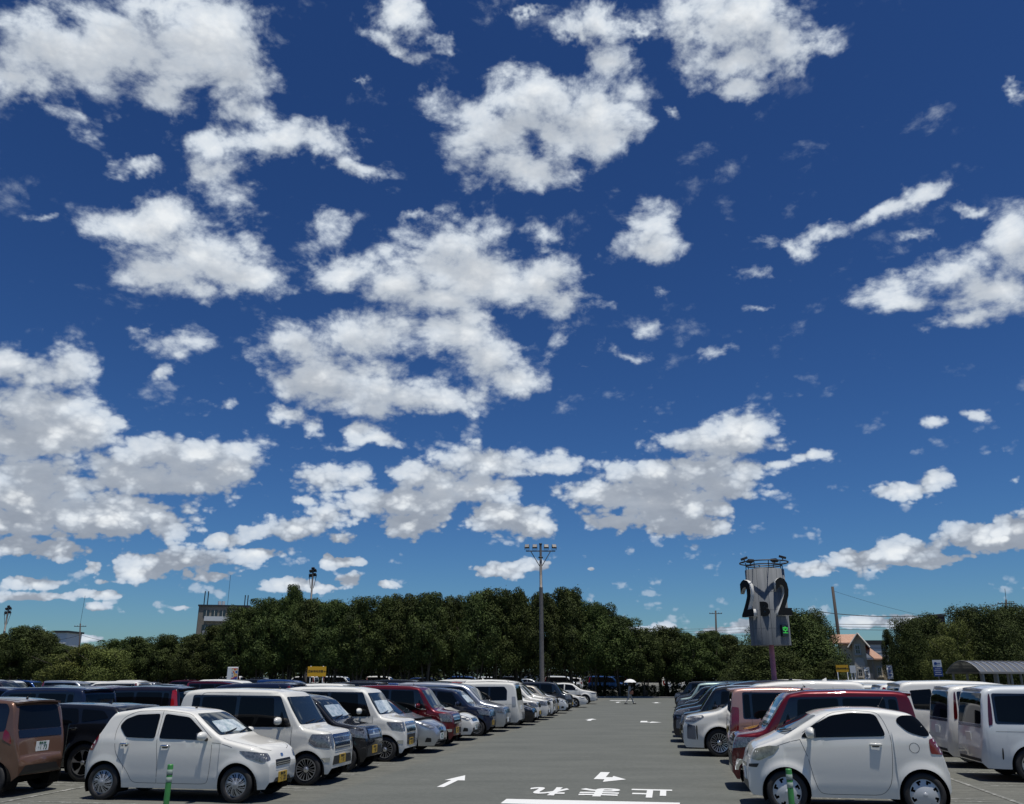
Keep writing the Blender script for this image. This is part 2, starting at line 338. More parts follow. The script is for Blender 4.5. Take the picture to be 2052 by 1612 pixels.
HUBW = mat('hubcap_pale', (.56, .57, .57), rough=.4, metal=.25)
LAMPD = mat('headlamp_lens', (.05, .055, .06), rough=.12, coat=1, noise=(30, (.19, .20, .22)))
LAMPY = mat('aged_headlamp_lens', (.13, .13, .09), rough=.12, coat=1, noise=(9, (.33, .33, .25)))
REDL = mat('tail_lamp_lens', (.16, .004, .006), rough=.08, coat=1)
REDB = mat('bright_tail_lamp', (.42, .012, .015), rough=.1, coat=1)
CLEARL = mat('clear_tail_lamp', (.30, .31, .32), rough=.1, coat=1)
PLY = mat('yellow_plate', (.50, .32, .035), rough=.5)
PLW = mat('white_plate', (.72, .75, .74), rough=.5)
INKB = mat('plate_black', (.015, .015, .015), rough=.6)
INKG = mat('plate_green', (.01, .10, .04), rough=.6)
SHADE = mat('silver_sunshade', (.30, .42, .43), rough=.22, metal=.25, coat=1, noise=(9, (.88, .93, .93)))
STRIPE = mat('striped_sunshade', (.80, .84, .82), rough=.25, coat=1)
def stripe_mat():
    nt = STRIPE.node_tree; b = nt.nodes['Principled BSDF']; tc = nt.nodes.new('ShaderNodeTexCoord')
    wv = nt.nodes.new('ShaderNodeTexWave'); wv.bands_direction = 'Z'; wv.inputs['Scale'].default_value = 3.2; nt.links.new(tc.outputs['Object'], wv.inputs['Vector'])
    gt = nt.nodes.new('ShaderNodeMath'); gt.operation = 'GREATER_THAN'; gt.inputs[1].default_value = .55; nt.links.new(wv.outputs['Fac'], gt.inputs[0])
    mx = nt.nodes.new('ShaderNodeMix'); mx.data_type = 'RGBA'; nt.links.new(gt.outputs[0], mx.inputs[0]); mx.inputs[6].default_value = (.02, .07, .07, 1); mx.inputs[7].default_value = (.78, .84, .82, 1)
    nt.links.new(mx.outputs[2], b.inputs['Base Color'])
stripe_mat()

# ------------------------------------------------------------------ lettering
def text_mesh(txt, size, mt, depth=0.0, bold=0.0, align='CENTER'):
    cu = bpy.data.curves.new('lettering', 'FONT'); cu.body = txt; cu.size = size; cu.align_x = align; cu.align_y = 'CENTER'; cu.extrude = depth; cu.offset = bold; cu.resolution_u = 3
    o = bpy.data.objects.new('lettering', cu); COL.objects.link(o); bpy.context.view_layer.update()
    me = bpy.data.meshes.new_from_object(o.evaluated_get(bpy.context.evaluated_depsgraph_get()))
    bpy.data.objects.remove(o); bpy.data.curves.remove(cu)
    me.materials.clear(); me.materials.append(mt); me.name = 'lettering'
    return me

# ------------------------------------------------------------------ vehicles
def interp(pts, s):
    if s <= pts[0][0]: return pts[0][1]
    for (a, za), (b, zb) in zip(pts, pts[1:]):
        if s <= b: return za + (zb - za) * (s - a) / max(b - a, 1e-9)
    return pts[-1][1]
def smooth_curve(pts, L, sg, ds=.01):
    xs = np.arange(0, L + ds / 2, ds); z = np.interp(xs, [p[0] for p in pts], [p[1] for p in pts])
    k = int(round(sg * 3 / ds)); w = np.exp(-.5 * (np.arange(-k, k + 1) * ds / sg) ** 2); w /= w.sum()
    zp = np.concatenate([2 * z[0] - z[k:0:-1] if False else np.full(k, z[0]), z, np.full(k, z[-1])])
    zs = np.convolve(zp, w, 'valid')
    return lambda s: float(np.interp(s, xs, zs))
def rnd(poly, r=.04, n=3):                        # rounds the corners of a polygon
    out = []; N = len(poly)
    for i, p in enumerate(poly):
        p = Vector(p[:2]); a = Vector(poly[i - 1][:2]); b = Vector(poly[(i + 1) % N][:2]); rr = poly[i][2] if len(poly[i]) > 2 else r
        da = (a - p); db = (b - p); ra = min(rr, da.length * .48); rb = min(rr, db.length * .48)
        if rr <= 0: out.append(p); continue
        pa = p + da.normalized() * ra; pb = p + db.normalized() * rb
        for k in range(n + 1):
            t = k / n; out.append((1 - t) ** 2 * pa + 2 * t * (1 - t) * p + t * t * pb)
    return out
class Body:
    def __init__(b, sp):
        b.sp = sp; L, W = sp['L'], sp['W']; b.L = L; b.W = W
        b.top = smooth_curve(sp['top'], L, sp.get('sg', .035)); b.belt = smooth_curve(sp['belt'], L, .05)
        b.sill = sp.get('sill', .2); b.r = sp['r']; b.ra = sp['r'] + sp.get('gap', .055)
        b.hubs = (sp['fo'], sp['fo'] + sp['wb'])
        b.build()
    def plan(b, s):
        sp = b.sp; af, ef = sp.get('fplan', (.5, .74)); ar, er = sp.get('rplan', (.35, .84)); k = 1
        if s < af: k *= 1 - (1 - ef) * (1 - s / af) ** 2.6
        q = b.L - s
        if q < ar: k *= 1 - (1 - er) * (1 - q / ar) ** 2.6
        return k
    def zbot(b, s):
        z = b.sill; sp = b.sp
        z = max(z, interp(sp.get('fbot', [(0, .30), (.06, .2), (.3, .19)]), s)) if s < b.hubs[0] - b.ra else z
        z = max(z, interp([(0, .34), (.08, .25), (.4, .24)], b.L - s)) if s > b.hubs[1] + b.ra else z
        for h in b.hubs:
            d = b.ra ** 2 - (s - h) ** 2
            if d > 0: z = max(z, b.r + math.sqrt(d))
        return z
    def yside(b, s, z):
        zB = b.belt(s); Y = b.W / 2 * b.plan(s); sp = b.sp
        t = (z - b.sill) / (zB - b.sill)
        if z <= zB:
            y = Y - .045 * max(0, 1 - t / .45) ** 1.6 - .028 * max(0, (t - .6) / .4) ** 1.8 - .045 * max(0, .75 - t)
            if sp.get('crease'):
                zc = sp['crease'](s); q = (z - zc) / .035
                y += .010 * (1 / (1 + math.exp(-q * 1.6)) - .5) * (1 if b.hubs[0] < s < b.L - .1 else .3)
            if sp.get('lowcrease'):
                zc = sp['lowcrease']; q = (z - zc) / .03
                if b.hubs[0] + b.ra < s < b.hubs[1] - b.ra: y += -.014 * (1 / (1 + math.exp(-q * 1.6)))
        else: y = Y - .028 - sp.get('tum', .16) * (z - zB) * (b.plan(s) * .5 + .5) - sp.get('tum2', .08) * (z - zB) ** 2
        for h in b.hubs:
            d = math.hypot(s - h, z - b.r)
            y += sp.get('flare', .014) * math.exp(-((d - b.ra) / .07) ** 2) * (1 if z < zB else 0)
        return y
    def X(b, s): return b.L / 2 - s
    def stations(b):
        L = b.L; st = set()
        for k in range(int(L / .06) + 1): st.add(round(k * .06, 4))
        for k in range(13): st.add(round(.004 + .012 * k, 4)); st.add(round(L - .004 - .012 * k, 4))
        a0, a1 = b.sp['ws']; a = a0 - .05
        while a < a1 + .1: st.add(round(a, 4)); a += .03
        for h in b.hubs:
            for k in range(0, 19):
                st.add(round(h + (b.ra - .0005) * math.cos(math.pi * k / 18), 4))
            st.add(round(h - b.ra - .001, 4)); st.add(round(h + b.ra + .001, 4))
        st.add(0.0); st.add(L)
        st = sorted(s for s in st if 0 <= s <= L); out = [st[0]]
        for s in st[1:]:
            if s - out[-1] > .0012: out.append(s)
        out[-1] = L
        return out
    def ring(b, s):
        zb = b.zbot(s); zt = b.top(s); zB = b.belt(s); Lw, Up, Co, Tp = 9, 7, 5, 6
        zb = min(zb, zt - .12)
        green = max(0, min(1, (zt - zB) / .25)); cr = min(b.sp.get('cr', .09) * (1 if green > .5 else .8), (zt - zb) * .3)
        zs = zt - cr - .02; zl = min(zB, zb + (zs - zb) * .62) if zs > zB else zb + (zs - zb) * .62
        P = []
        for i in range(Lw): z = zb + (zl - zb) * i / Lw; P.append((b.yside(s, z), z))
        for i in range(Up): z = zl + (zs - zl) * i / Up; P.append((b.yside(s, z), z))
        ys = b.yside(s, zs); crw = min(cr * 1.15, ys * .4); camb = b.sp.get('camb', .035) * (1 if green < .1 else 1.1)
        for i in range(Co):
            q = math.pi / 2 * i / Co; P.append((ys - crw * (1 - math.cos(q)), zs + cr * math.sin(q)))
        yc = ys - crw; z0 = zs + cr
        for i in range(Tp + 1):
            y = yc * (1 - i / Tp); P.append((y, z0 + (zt - z0) * (1 - (y / yc) ** 2)))
        return P
    def build(b):
        st = b.stations(); mb = MB(); rings = [b.ring(s) for s in st]; n = len(rings[0]); V = []
        for s, rg in zip(st, rings):
            full = [(y, z) for y, z in rg] + [(-y, z) for y, z in reversed(rg[:-1])]
            V += [(b.X(s), y, z) for y, z in full]
        m = 2 * n - 1; F = []
        for i in range(len(st) - 1):
            for j in range(m - 1): F.append((i * m + j, (i + 1) * m + j, (i + 1) * m + j + 1, i * m + j + 1))
        F.append(tuple(range(m - 1, -1, -1))[::-1]); k = (len(st) - 1) * m; F.append(tuple(k + j for j in range(m - 1, -1, -1)))
        mb.add(V, F); b.mb = mb
        b.bvh = BVHTree.FromPolygons([Vector(v) for v in V], F)
    def cast(b, mode, p, q):
        if mode in ('L', 'Rr'):
            sg = 1 if mode == 'L' else -1; o = Vector((b.X(p), sg * 3, q)); d = Vector((0, -sg, 0))
        elif mode == 'F': o = Vector((b.L / 2 + 2, p, q)); d = Vector((-1, 0, 0))
        elif mode == 'B': o = Vector((-b.L / 2 - 2, p, q)); d = Vector((1, 0, 0))
        elif mode == 'T': o = Vector((b.X(p), q, 4)); d = Vector((0, 0, -1))
        else:                                     # corners FL FR BL BR: p = angle in degrees from straight ahead, q = height
            sg = 1 if mode[1] == 'L' else -1; fx = 1 if mode[0] == 'F' else -1
            c = Vector((fx * (b.L / 2 - .62), sg * (b.W / 2 - .55), q)); a = R(p)
            d0 = Vector((fx * math.cos(a), sg * math.sin(a), 0)); o = c + d0 * 3; d = -d0
        h, nrm, i, dist = b.bvh.ray_cast(o, d)
        if h is None: h, nrm, i, dist = b.bvh.ray_cast(o + Vector((.0007, .0009, .0008)), d)
        if h is None: return None
        if nrm.dot(d) > 0: nrm = -nrm
        return h, nrm
    def patch(b, poly, mode, off=.004, cell=.09, cellp=None, mb=None):
        bm = bmesh.new(); vs = [bm.verts.new((p[0], p[1], 0)) for p in poly]
        bm.faces.new(vs)
        xs = [p[0] for p in poly]; ys = [p[1] for p in poly]; cp = cellp or (cell if len(mode) < 2 or mode == 'Rr' else 4)
        for ax, lo, hi, c in ((0, min(xs), max(xs), cp), (1, min(ys), max(ys), cell)):
            k = math.floor(lo / c) + 1
            while k * c < hi - 1e-4:
                co = [0, 0, 0]; no = [0, 0, 0]; co[ax] = k * c; no[ax] = 1
                bmesh.ops.bisect_plane(bm, geom=bm.verts[:] + bm.edges[:] + bm.faces[:], plane_co=co, plane_no=no, dist=1e-5); k += 1
        bad = []
        for v in bm.verts:
            h = b.cast(mode, v.co.x, v.co.y)
            if h is None: bad.append(v); continue
            v.co = h[0] + h[1] * off
        if bad: bmesh.ops.delete(bm, geom=bad, context='VERTS')
        mb = mb or MB(); bm.verts.index_update(); mb.add([v.co.copy() for v in bm.verts], [tuple(v.index for v in f.verts) for f in bm.faces]); bm.free()
        return mb
    def strip(b, pts, mode, w=.007, off=.003, mb=None, step=.06):
        mb = mb or MB(); P = []
        for _ in range(2 if len(pts) > 2 else 0):
            q = [pts[0]]
            for (a, c) in zip(pts, pts[1:]):
                d_ = math.hypot(c[0] - a[0], c[1] - a[1]); k_ = min(.25, .06 / max(d_, .01))
                q += [(a[0] + (c[0] - a[0]) * k_, a[1] + (c[1] - a[1]) * k_), (c[0] - (c[0] - a[0]) * k_, c[1] - (c[1] - a[1]) * k_)]
            pts = q + [pts[-1]]
        for (a, c) in zip(pts, pts[1:]):
            n = max(1, int(math.hypot(c[0] - a[0], c[1] - a[1]) / step))
            for k in range(n): P.append((a[0] + (c[0] - a[0]) * k / n, a[1] + (c[1] - a[1]) * k / n))
        P.append(pts[-1]); hs = [b.cast(mode, *p) for p in P]; hs = [h for h in hs if h]
        if len(hs) < 2: return mb
        V = []
        for i, (p, nr) in enumerate(hs):
            t = (hs[min(i + 1, len(hs) - 1)][0] - hs[max(i - 1, 0)][0]).normalized(); sd = nr.cross(t).normalized()
            V += [p + nr * off + sd * w / 2, p + nr * off - sd * w / 2]
        mb.add(V, [(2 * i, 2 * i + 1, 2 * i + 3, 2 * i + 2) for i in range(len(hs) - 1)]); return mb

# wheels: tyre and rim, the open side of the rim is a polar sheet with its slots left out
def wheel_meshes(r, rr, style, w=.19):
    t = MB(); a = w / 2
    t.lathe([(rr, -a * .8), (rr + .012, -a * .95), (r - .055, -a), (r - .02, -a * .93), (r - .004, -a * .75), (r, -a * .4), (r, a * .4), (r - .004, a * .75), (r - .02, a * .93), (r - .055, a), (rr + .012, a * .95), (rr, a * .8)], 40, axis='Y')
    tm = t.mesh('tyre', RUB, True)
    g = MB(); NA = 120
    def keep(q, k):                               # q radius fraction, k angular index
        th = 360 * k / NA
        if style == 'turbine':
            ph = (th + q * 26) % 40
            return not (.34 < q < .90 and (3 < ph < 13 or 19 < ph < 25))
        if style == 'notch':
            ph = th % 45
            return not (.66 < q < .95 and 11 < ph < 33 - (q < .8) * 9)
        if style == 'spoke5':
            ph = (th % 72); return q < .24 or q > .93 or ph < 15 or ph > 60
        if style == 'spoke10':
            ph = (th % 36); return q < .26 or q > .94 or ph < 9 or (18 < ph < 24 and q > .4)
        if style == 'spoke14':
            ph = (th % 60); return q < .25 or q > .94 or ph < 7 or (14 < ph < 21) or (40 < ph < 46)
        if style == 'blade':
            ph = (th % 72); return q < .20 or q > .95 or ph < 12 + 26 * max(0, q - .5)
    qs = [.0, .12, .2, .26, .34, .42, .5, .58, .66, .72, .8, .86, .9, .93, .97, 1.0]
    prof = lambda q: (.030 + .012 * math.cos(q * 3) - .02 * q * q) if style in ('turbine', 'notch') else (.012 + .02 * q * q if q > .2 else .02)
    V = []; Fc = []
    for q in qs:
        for k in range(NA):
            th = 2 * math.pi * k / NA; V.append((q * rr * math.cos(th), a * .72 + prof(q), q * rr * math.sin(th)))
    for i in range(len(qs) - 1):
        qm = (qs[i] + qs[i + 1]) / 2
        for k in range(NA):
            if keep(qm, k + .5): Fc.append((i * NA + k, (i + 1) * NA + k, (i + 1) * NA + (k + 1) % NA, i * NA + (k + 1) % NA))
    g.add(V, Fc)
    g.lathe([(rr, a * .72 + prof(1)), (rr + .006, a * .8), (rr + .004, a * .5)], 48, axis='Y')
    g.lathe([(.001, a * .72 + prof(0) + .006), (.028, a * .72 + prof(0) + .006), (.034, a * .72 + prof(0))], 16, axis='Y')
    d = MB(); d.lathe([(rr + .002, -a * .8), (rr + .002, a * .72 - .05), (.001, a * .72 - .05)], 32, axis='Y')
    d.lathe([(.12, a * .72 - .045), (.15, a * .72 - .045)], 24, axis='Y')
    rm = g.mesh('rim', {'turbine': HUBC, 'notch': HUBW}.get(style, ALLOY), True)
    dm = d.mesh('brake_hub', UNDER, True)
    return tm, rm, dm
WHC = {}
def wheel(parent, x, y, r, rr, style, left, w=.19):
    k = (r, rr, style)
    if k not in WHC: WHC[k] = wheel_meshes(r, rr, style, w)
    tm, rm, dm = WHC[k]
    e = link('wheel', tm, parent, (x, y, r)); e.rotation_euler = (0, 0, 0 if left else math.pi)
    link('rim', rm, e); link('brake_hub', dm, e)
    return e

def car_parts(sp, body_only=False):
    """the list of (name, mesh, material key, sub-parts) that make up one model"""
    b = Body(sp); L, W = b.L, b.W; P = []
    def add(name, mb, m, smooth=True, sub=None): P.append((name, mb.mesh(name, m if not isinstance(m, str) else PA['white'], smooth), m == 'paint', sub or []))
    add('body', b.mb, 'paint')
    # underbody and wheel housings
    u = MB(); u.box((0, 0, .40), (L - .45, W - .5, .36)); u.box((0, 0, (b.belt(L / 2) + .35) / 2), (L - 1.0, W - .24, b.belt(L / 2) - .45))
    for h in b.hubs:
        for sg in (1, -1):
            yo = sg * (W / 2 - .035); yi = sg * (W / 2 - .34)
            u.lathe([(b.ra - .004, yo), (b.ra - .004, yi), (.02, yi)], 28, (b.X(h), 0, b.r), 'Y', 0, -.5, math.pi + .5)
    add('underbody', u, UNDER, False)
    # screens and windows
    if 'ws_poly' in sp: P_ws = b.patch(rnd([(-y, z) for y, z in reversed(sp['ws_poly'])] + list(sp['ws_poly']), .05), 'F', .004, .07)
    add('windscreen', P_ws, GLASSF)
    if sp.get('shade'):
        q = sp['ws_poly']; zt = max(z for y, z in q); zb = min(z for y, z in q); yb = max(y for y, z in q); yt = min(y for y, z in q if z > (zt + zb) / 2)
        z1 = zb + (zt - zb) * sp['shade'][0]; z2 = zb + (zt - zb) * sp['shade'][1]; f = sp['shade'][2]
        pl = [(-yb * f, z1), (-yb * .3, z1 + .01), (yb * .2, z1 - .005), (yb * f, z1 + .01), (yt * f * 1.02, z2), (0, z2 + .01), (-yt * f, z2)]
        sm = STRIPE if sp.get('shade_stripe') else SHADE
        P.append(('sunshade', b.patch(rnd(pl, .03), 'F', .007, .07).mesh('sunshade', sm, True), False, []))
    if 'rw_poly' in sp:
        m_rw = b.patch(rnd([(-y, z) for y, z in reversed(sp['rw_poly'])] + list(sp['rw_poly']), .05), 'B', .004, .08); add('rear_window', m_rw, GLASS)
    for mode in ('L', 'Rr'):
        if 'win_band' in sp: add('window_surround', b.patch(rnd(sp['win_band'], .05), mode, .003), GLOSSB)
        for w_ in sp['wins']: add('side_window', b.patch(rnd(w_, sp.get('winr', .045)), mode, .008, sp.get('wcell', .09)), GLASS)
        g = MB()
        for ln in sp.get('gaps', []): b.strip(ln, mode, .006, .002, g)
        if g.v: add('door_gap', g, GAP, False)
        for (s, z) in sp.get('handles', []):
            h = b.cast(mode, s, z); p, n_ = h; hm = MB(); sg = 1 if mode == 'L' else -1
            hm.tube([p + Vector((.085, -sg * .004, 0)), p + Vector((.07, sg * .028, .004)), p + Vector((-.06, sg * .030, .004)), p + Vector((-.085, -sg * .004, 0))], [.012, .017, .017, .012], 8)
            dm = b.patch(rnd([(s - .06, z - .035), (s + .055, z - .035), (s + .055, z + .02), (s - .06, z + .02)], .025), mode, .002, .05)
            P.append(('door_handle', hm.mesh('door_handle', PA['white'] if not sp.get('handle_chrome') else CHROME, True), not sp.get('handle_chrome'), [('handle_recess', dm.mesh('handle_recess', GAP, True))]))
        # arch lips
    for sg, mode in ((1, 'L'), (-1, 'Rr')):
        s, z = sp['mirror']; h = b.cast(mode, s, z)[0]
        mm = MB(); rx, ry, rz = sp.get('mirror_size', (.085, .12, .075)); V = []; c = h + Vector((.02, sg * (.05 + ry), .055)); N1, N2 = 8, 12
        for i in range(N1 + 1):
            la = math.pi * i / N1 - math.pi / 2
            for k in range(N2):
                lo = 2 * math.pi * k / N2; ex = .75
                cx = math.copysign(abs(math.cos(lo)) ** ex, math.cos(lo)) * math.cos(la); cz = math.copysign(abs(math.sin(lo)) ** ex, math.sin(lo)) * math.cos(la)
                x_ = cx * rx
                if x_ < 0: x_ *= .45
                V.append(c + Vector((x_, math.sin(la) * ry, cz * rz)))
        Fm = [(i * N2 + k, i * N2 + (k + 1) % N2, (i + 1) * N2 + (k + 1) % N2, (i + 1) * N2 + k) for i in range(N1) for k in range(N2)]
        mm.add(V, Fm)
        ft = MB(); ft.tube([h + Vector((.03, -sg * .02, -.01)), h + Vector((.02, sg * .10, .02))], [.035, .025], 8)
        gl = MB(); gl.box(c + Vector((-rx * .42, 0, 0)), (.012, ry * 1.5, rz * 1.4))
        P.append(('mirror', mm.mesh('mirror', PA['white'], True), True, [('mirror_foot', ft.mesh('mirror_foot', TRIM, True)), ('mirror_glass', gl.mesh('mirror_glass', CHROMED))]))
        F_, B_ = ('FL', 'BL') if sg > 0 else ('FR', 'BR')
        if 'head' in sp: add('headlight', b.patch(rnd(sp['head'], .03 if sp['head'][0][0] < 1 else 1.5, 2), F_, .006, .06), LAMPY if sp.get('aged') else LAMPD)
        if 'headtrim' in sp: add('headlight_trim', b.patch(rnd(sp['headtrim'], 1.5, 2), F_, .003, .06), GLOSSB)
        if 'tail' in sp: add('tail_light', b.patch(rnd(sp['tail'], 1.2, 2), B_, .007, .08), sp.get('tail_mat', REDL))
        for nm, pl, mt in sp.get('corner_extra', []): add(nm, b.patch(rnd(pl, 1., 2), F_ if nm[0] == 'f' else B_, .005, .06), mt)
    for nm, pl, mt in sp.get('front', []): add(nm, b.patch(rnd([(-y, z) for y, z in reversed(pl)] + list(pl), .025), 'F', .006 if 'bar' not in nm else .016, .05), mt)
    for nm, pl, mt in sp.get('rear', []): add(nm, b.patch(rnd([(-y, z) for y, z in reversed(pl)] + list(pl), .025), 'B', .006 if 'bar' not in nm else .014, .05), mt)
    for nm, pl, mt in sp.get('roof', []): add(nm, b.patch(rnd([(s, -y) for s, y in reversed(pl)] + list(pl), .03), 'T', .003, .15), mt)
    for sg in (1, -1):
        g = MB()
        for ln in sp.get('hood_gaps', []): b.strip([(s, y * sg) for s, y in ln], 'T', .008, .002, g)
        if g.v: add('bonnet_gap', g, GAP, False)
    # wipers
    zw = min(z for y, z in sp['ws_poly'])
    for ya in (-.42, .12):
        p = [b.cast('F', ya + t * .5, zw + .015 + .05 * t) for t in (0, .5, 1)]
        g = MB()
        if all(p): g.tube([q[0] + q[1] * .02 for q in p], .009, 5); add('wiper', g, TRIM, False)
    if sp.get('spoiler'):
        s, z, len_, w_, th = sp['spoiler']; g = MB(); x0 = b.X(s); n = 10; V = []
        for i in range(n + 1):
            y = -w_ + 2 * w_ * i / n; k = 1 - .35 * (y / w_) ** 4; dz = -.03 * (y / w_) ** 2
            V += [(x0 + .08, y, z + dz + .012), (x0 - len_ * k, y, z + dz - .01), (x0 - len_ * k, y, z + dz - .01 - th), (x0 + .08, y, z + dz - th * 1.6)]
        Fc = [(4 * i + j, 4 * i + (j + 1) % 4, 4 * i + 4 + (j + 1) % 4, 4 * i + 4 + j) for i in range(n) for j in range(4)] + [(0, 1, 2, 3), tuple(4 * n + j for j in (3, 2, 1, 0))]
        g.add(V, Fc); P.append(('rear_spoiler', g.mesh('rear_spoiler', PA['white'], False), True, []))
    if sp.get('antenna'):
        s, tall = sp['antenna']; p = b.cast('T', s, 0)[0]; g = MB()
        if tall: g.tube([p - Vector((0, 0, .01)), p + Vector((0, 0, .03))], [.025, .018], 8); g.tube([p + Vector((0, 0, .02)), p + Vector((-.09 * tall, 0, .16 * tall))], .004, 5); add('antenna', g, TRIM)
        else:
            g.add([p + Vector(v) for v in ((.09, 0, 0), (-.05, .028, -.004), (-.05, -.028, -.004), (-.045, 0, .07))], [(0, 1, 3), (0, 3, 2), (1, 2, 3)]); P.append(('antenna', g.mesh('antenna', PA['white']), True, []))
    if sp.get('rails'):
        for sg in (1, -1):
            g = MB(); s1, s2 = sp['rails']; pts = []
            for k in range(9):
                s = s1 + (s2 - s1) * k / 8; p = b.cast('T', s, sg * (W / 2 - .27))[0]; pts.append(p + Vector((0, 0, .0 if k in (0, 8) else .045)))
            g.tube(pts, .014, 6); add('roof_rail', g, TRIM)
    # number plates
    for (which, z, on) in sp.get('plates', [('F', .42, 1)]):
        ps = [q[0] for q in (b.cast(which, y, zz) for y in (-.165, .165) for zz in (z - .03, z, z + .08)) if q]
        sx = 1 if which == 'F' else -1; xm = max(p.x * sx for p in ps) * sx; g = MB()
        g.box((xm + sx * .008, 0, z), (.012, .33, .165))
        P.append(('number_plate', g.mesh('number_plate', PLY), which, [(xm + sx * .016, z)]))
    return P, b
MODELS = {}
def car(kind, colour, v, u, facing, label, cat='car', plate='yellow', num='12-43', region='熊本 580', group='cars parked in the lot', variant=None, yaw=0, drop=()):
    """v = where the end of the car nearest the lane stands; u = its centre line; facing +1 nose towards +v"""
    key = (kind, variant)
    sp = SPECS[kind]
    if key not in MODELS:
        s2 = dict(sp)
        if variant: s2.update(VARIANTS.get(variant, {}))
        MODELS[key] = car_parts(s2)
    P, b = MODELS[key]
    L = b.L; nose_right = facing > 0
    e = empty("parked_car", W2(v, u), (0 if nose_right else math.pi) - LA + yaw)
    tag(e, label, cat, group)
    for (name, me, painted, sub) in P:
        if name in drop: continue
        o = link(name, me, e)
        if name == 'number_plate':
            which = painted; pm, ink = (PLY, INKB) if plate == 'yellow' and cat != 'van' else (PLW, INKG)
            o.material_slots[0].link = 'OBJECT'; o.material_slots[0].material = pm
            x, z = sub[0]; sx = 1 if which == 'F' else -1
            if num is not None:
                items = []
                for line, sz, dz in ((num, .105, -.025), (region, .05, .05)):
                    ws_ = line.split(' ')
                    for i_, wd in enumerate(ws_): items.append((wd, sz, dz, 0 if len(ws_) == 1 else (i_ - .5) * sz * (1.35 if sz > .1 else 1.9)))
                for txt, sz, dz, dy in items:
                    kk = ('txt', txt, sz, plate)
                    if kk not in MODELS: MODELS[kk] = text_mesh(txt, sz, ink, .001, .001)
                    t = link('plate_lettering', MODELS[kk], o)
                    t.matrix_local = Matrix.Translation((x, dy * sx, z + dz)) @ (Matrix(((0, 0, 1, 0), (1, 0, 0, 0), (0, 1, 0, 0), (0, 0, 0, 1))) if sx > 0 else Matrix(((0, 0, -1, 0), (-1, 0, 0, 0), (0, 1, 0, 0), (0, 0, 0, 1))))
            continue
        if painted is True: o.material_slots[0].link = 'OBJECT'; o.material_slots[0].material = PA[colour]
        for (sn, sm) in sub: link(sn, sm, o)
    for h in b.hubs:
        for sg in (1, -1):
            wheel(e, b.X(h), sg * (b.W / 2 - .115), sp['r'], sp['rr'], sp['wheel'], sg > 0)
    return e
# ------------------------------------------------------------------ models (side profiles s from the nose, z up)
SPECS = {}; VARIANTS = {}
SPECS['hatch'] = dict(L=3.395, W=1.475, fo=.50, wb=2.455, r=.285, rr=.188, wheel='turbine', ws=(.80, 1.42), tum=.20, cr=.085, flare=.016,
    top=[(0,.56),(.02,.68),(.08,.79),(.25,.88),(.55,.945),(.80,1.00),(.86,1.03),(1.40,1.38),(1.55,1.44),(2.0,1.49),(2.45,1.49),(2.95,1.42),(3.0,1.37),(3.12,1.10),(3.25,.94),(3.36,.78),(3.395,.5)],
    belt=[(0,.78),(.8,.93),(1.2,.94),(2.6,.985),(3.4,1.02)], crease=lambda s: .80 + .03 * s, lowcrease=.42,
    ws_poly=[(.50,1.385),(.585,1.23),(.635,1.045)], rw_poly=[(.46,1.33),(.54,1.06)],
    wins=[[(1.06,.965),(1.22,1.12),(1.50,1.33),(1.97,1.385),(1.99,.985)], [(2.07,.985),(2.06,1.385),(2.50,1.365),(2.70,1.29),(2.78,1.18),(2.62,1.0)]],
    gaps=[[(1.0,.90),(.99,.7),(1.02,.33),(1.08,.28),(1.96,.28)], [(2.02,1.43),(2.03,.93),(1.97,.6),(1.97,.28)], [(1.97,.28),(2.42,.28),(2.5,.42),(2.78,.76),(2.84,1.1),(2.76,1.32),(2.5,1.425),(2.0,1.435),(1.48,1.385),(1.02,1.0)], [(.62,.86),(.80,.915),(1.0,.93)]],
    handles=[(1.86,.87),(2.62,.895)], handle_chrome=True, mirror=(1.14,.985), head=[(24,.66),(40,.625),(62,.70),(76,.81),(58,.80),(28,.755)], tail=[(30,.80),(50,.78),(57,.98),(53,1.06),(30,1.04)],
    front=[('grille',[(.30,.645),(.28,.545)],TRIM),('grille_bar',[(.29,.61),(.288,.595)],CHROME),('grille_bar',[(.285,.575),(.283,.562)],CHROME),('lower_intake',[(.27,.36),(.42,.24)],TRIM),('front_badge',[(.05,.73),(.05,.68)],CHROME)],
    rear=[], hood_gaps=[[(.10,.30),(.16,.52),(.5,.60),(.84,.62)]], antenna=(1.75,.0001), plates=[('F',.36,1),('B',.75,1)], spoiler=(2.95,1.415,.10,.50,.03), shade=(.10,.62,.78), winr=.05)
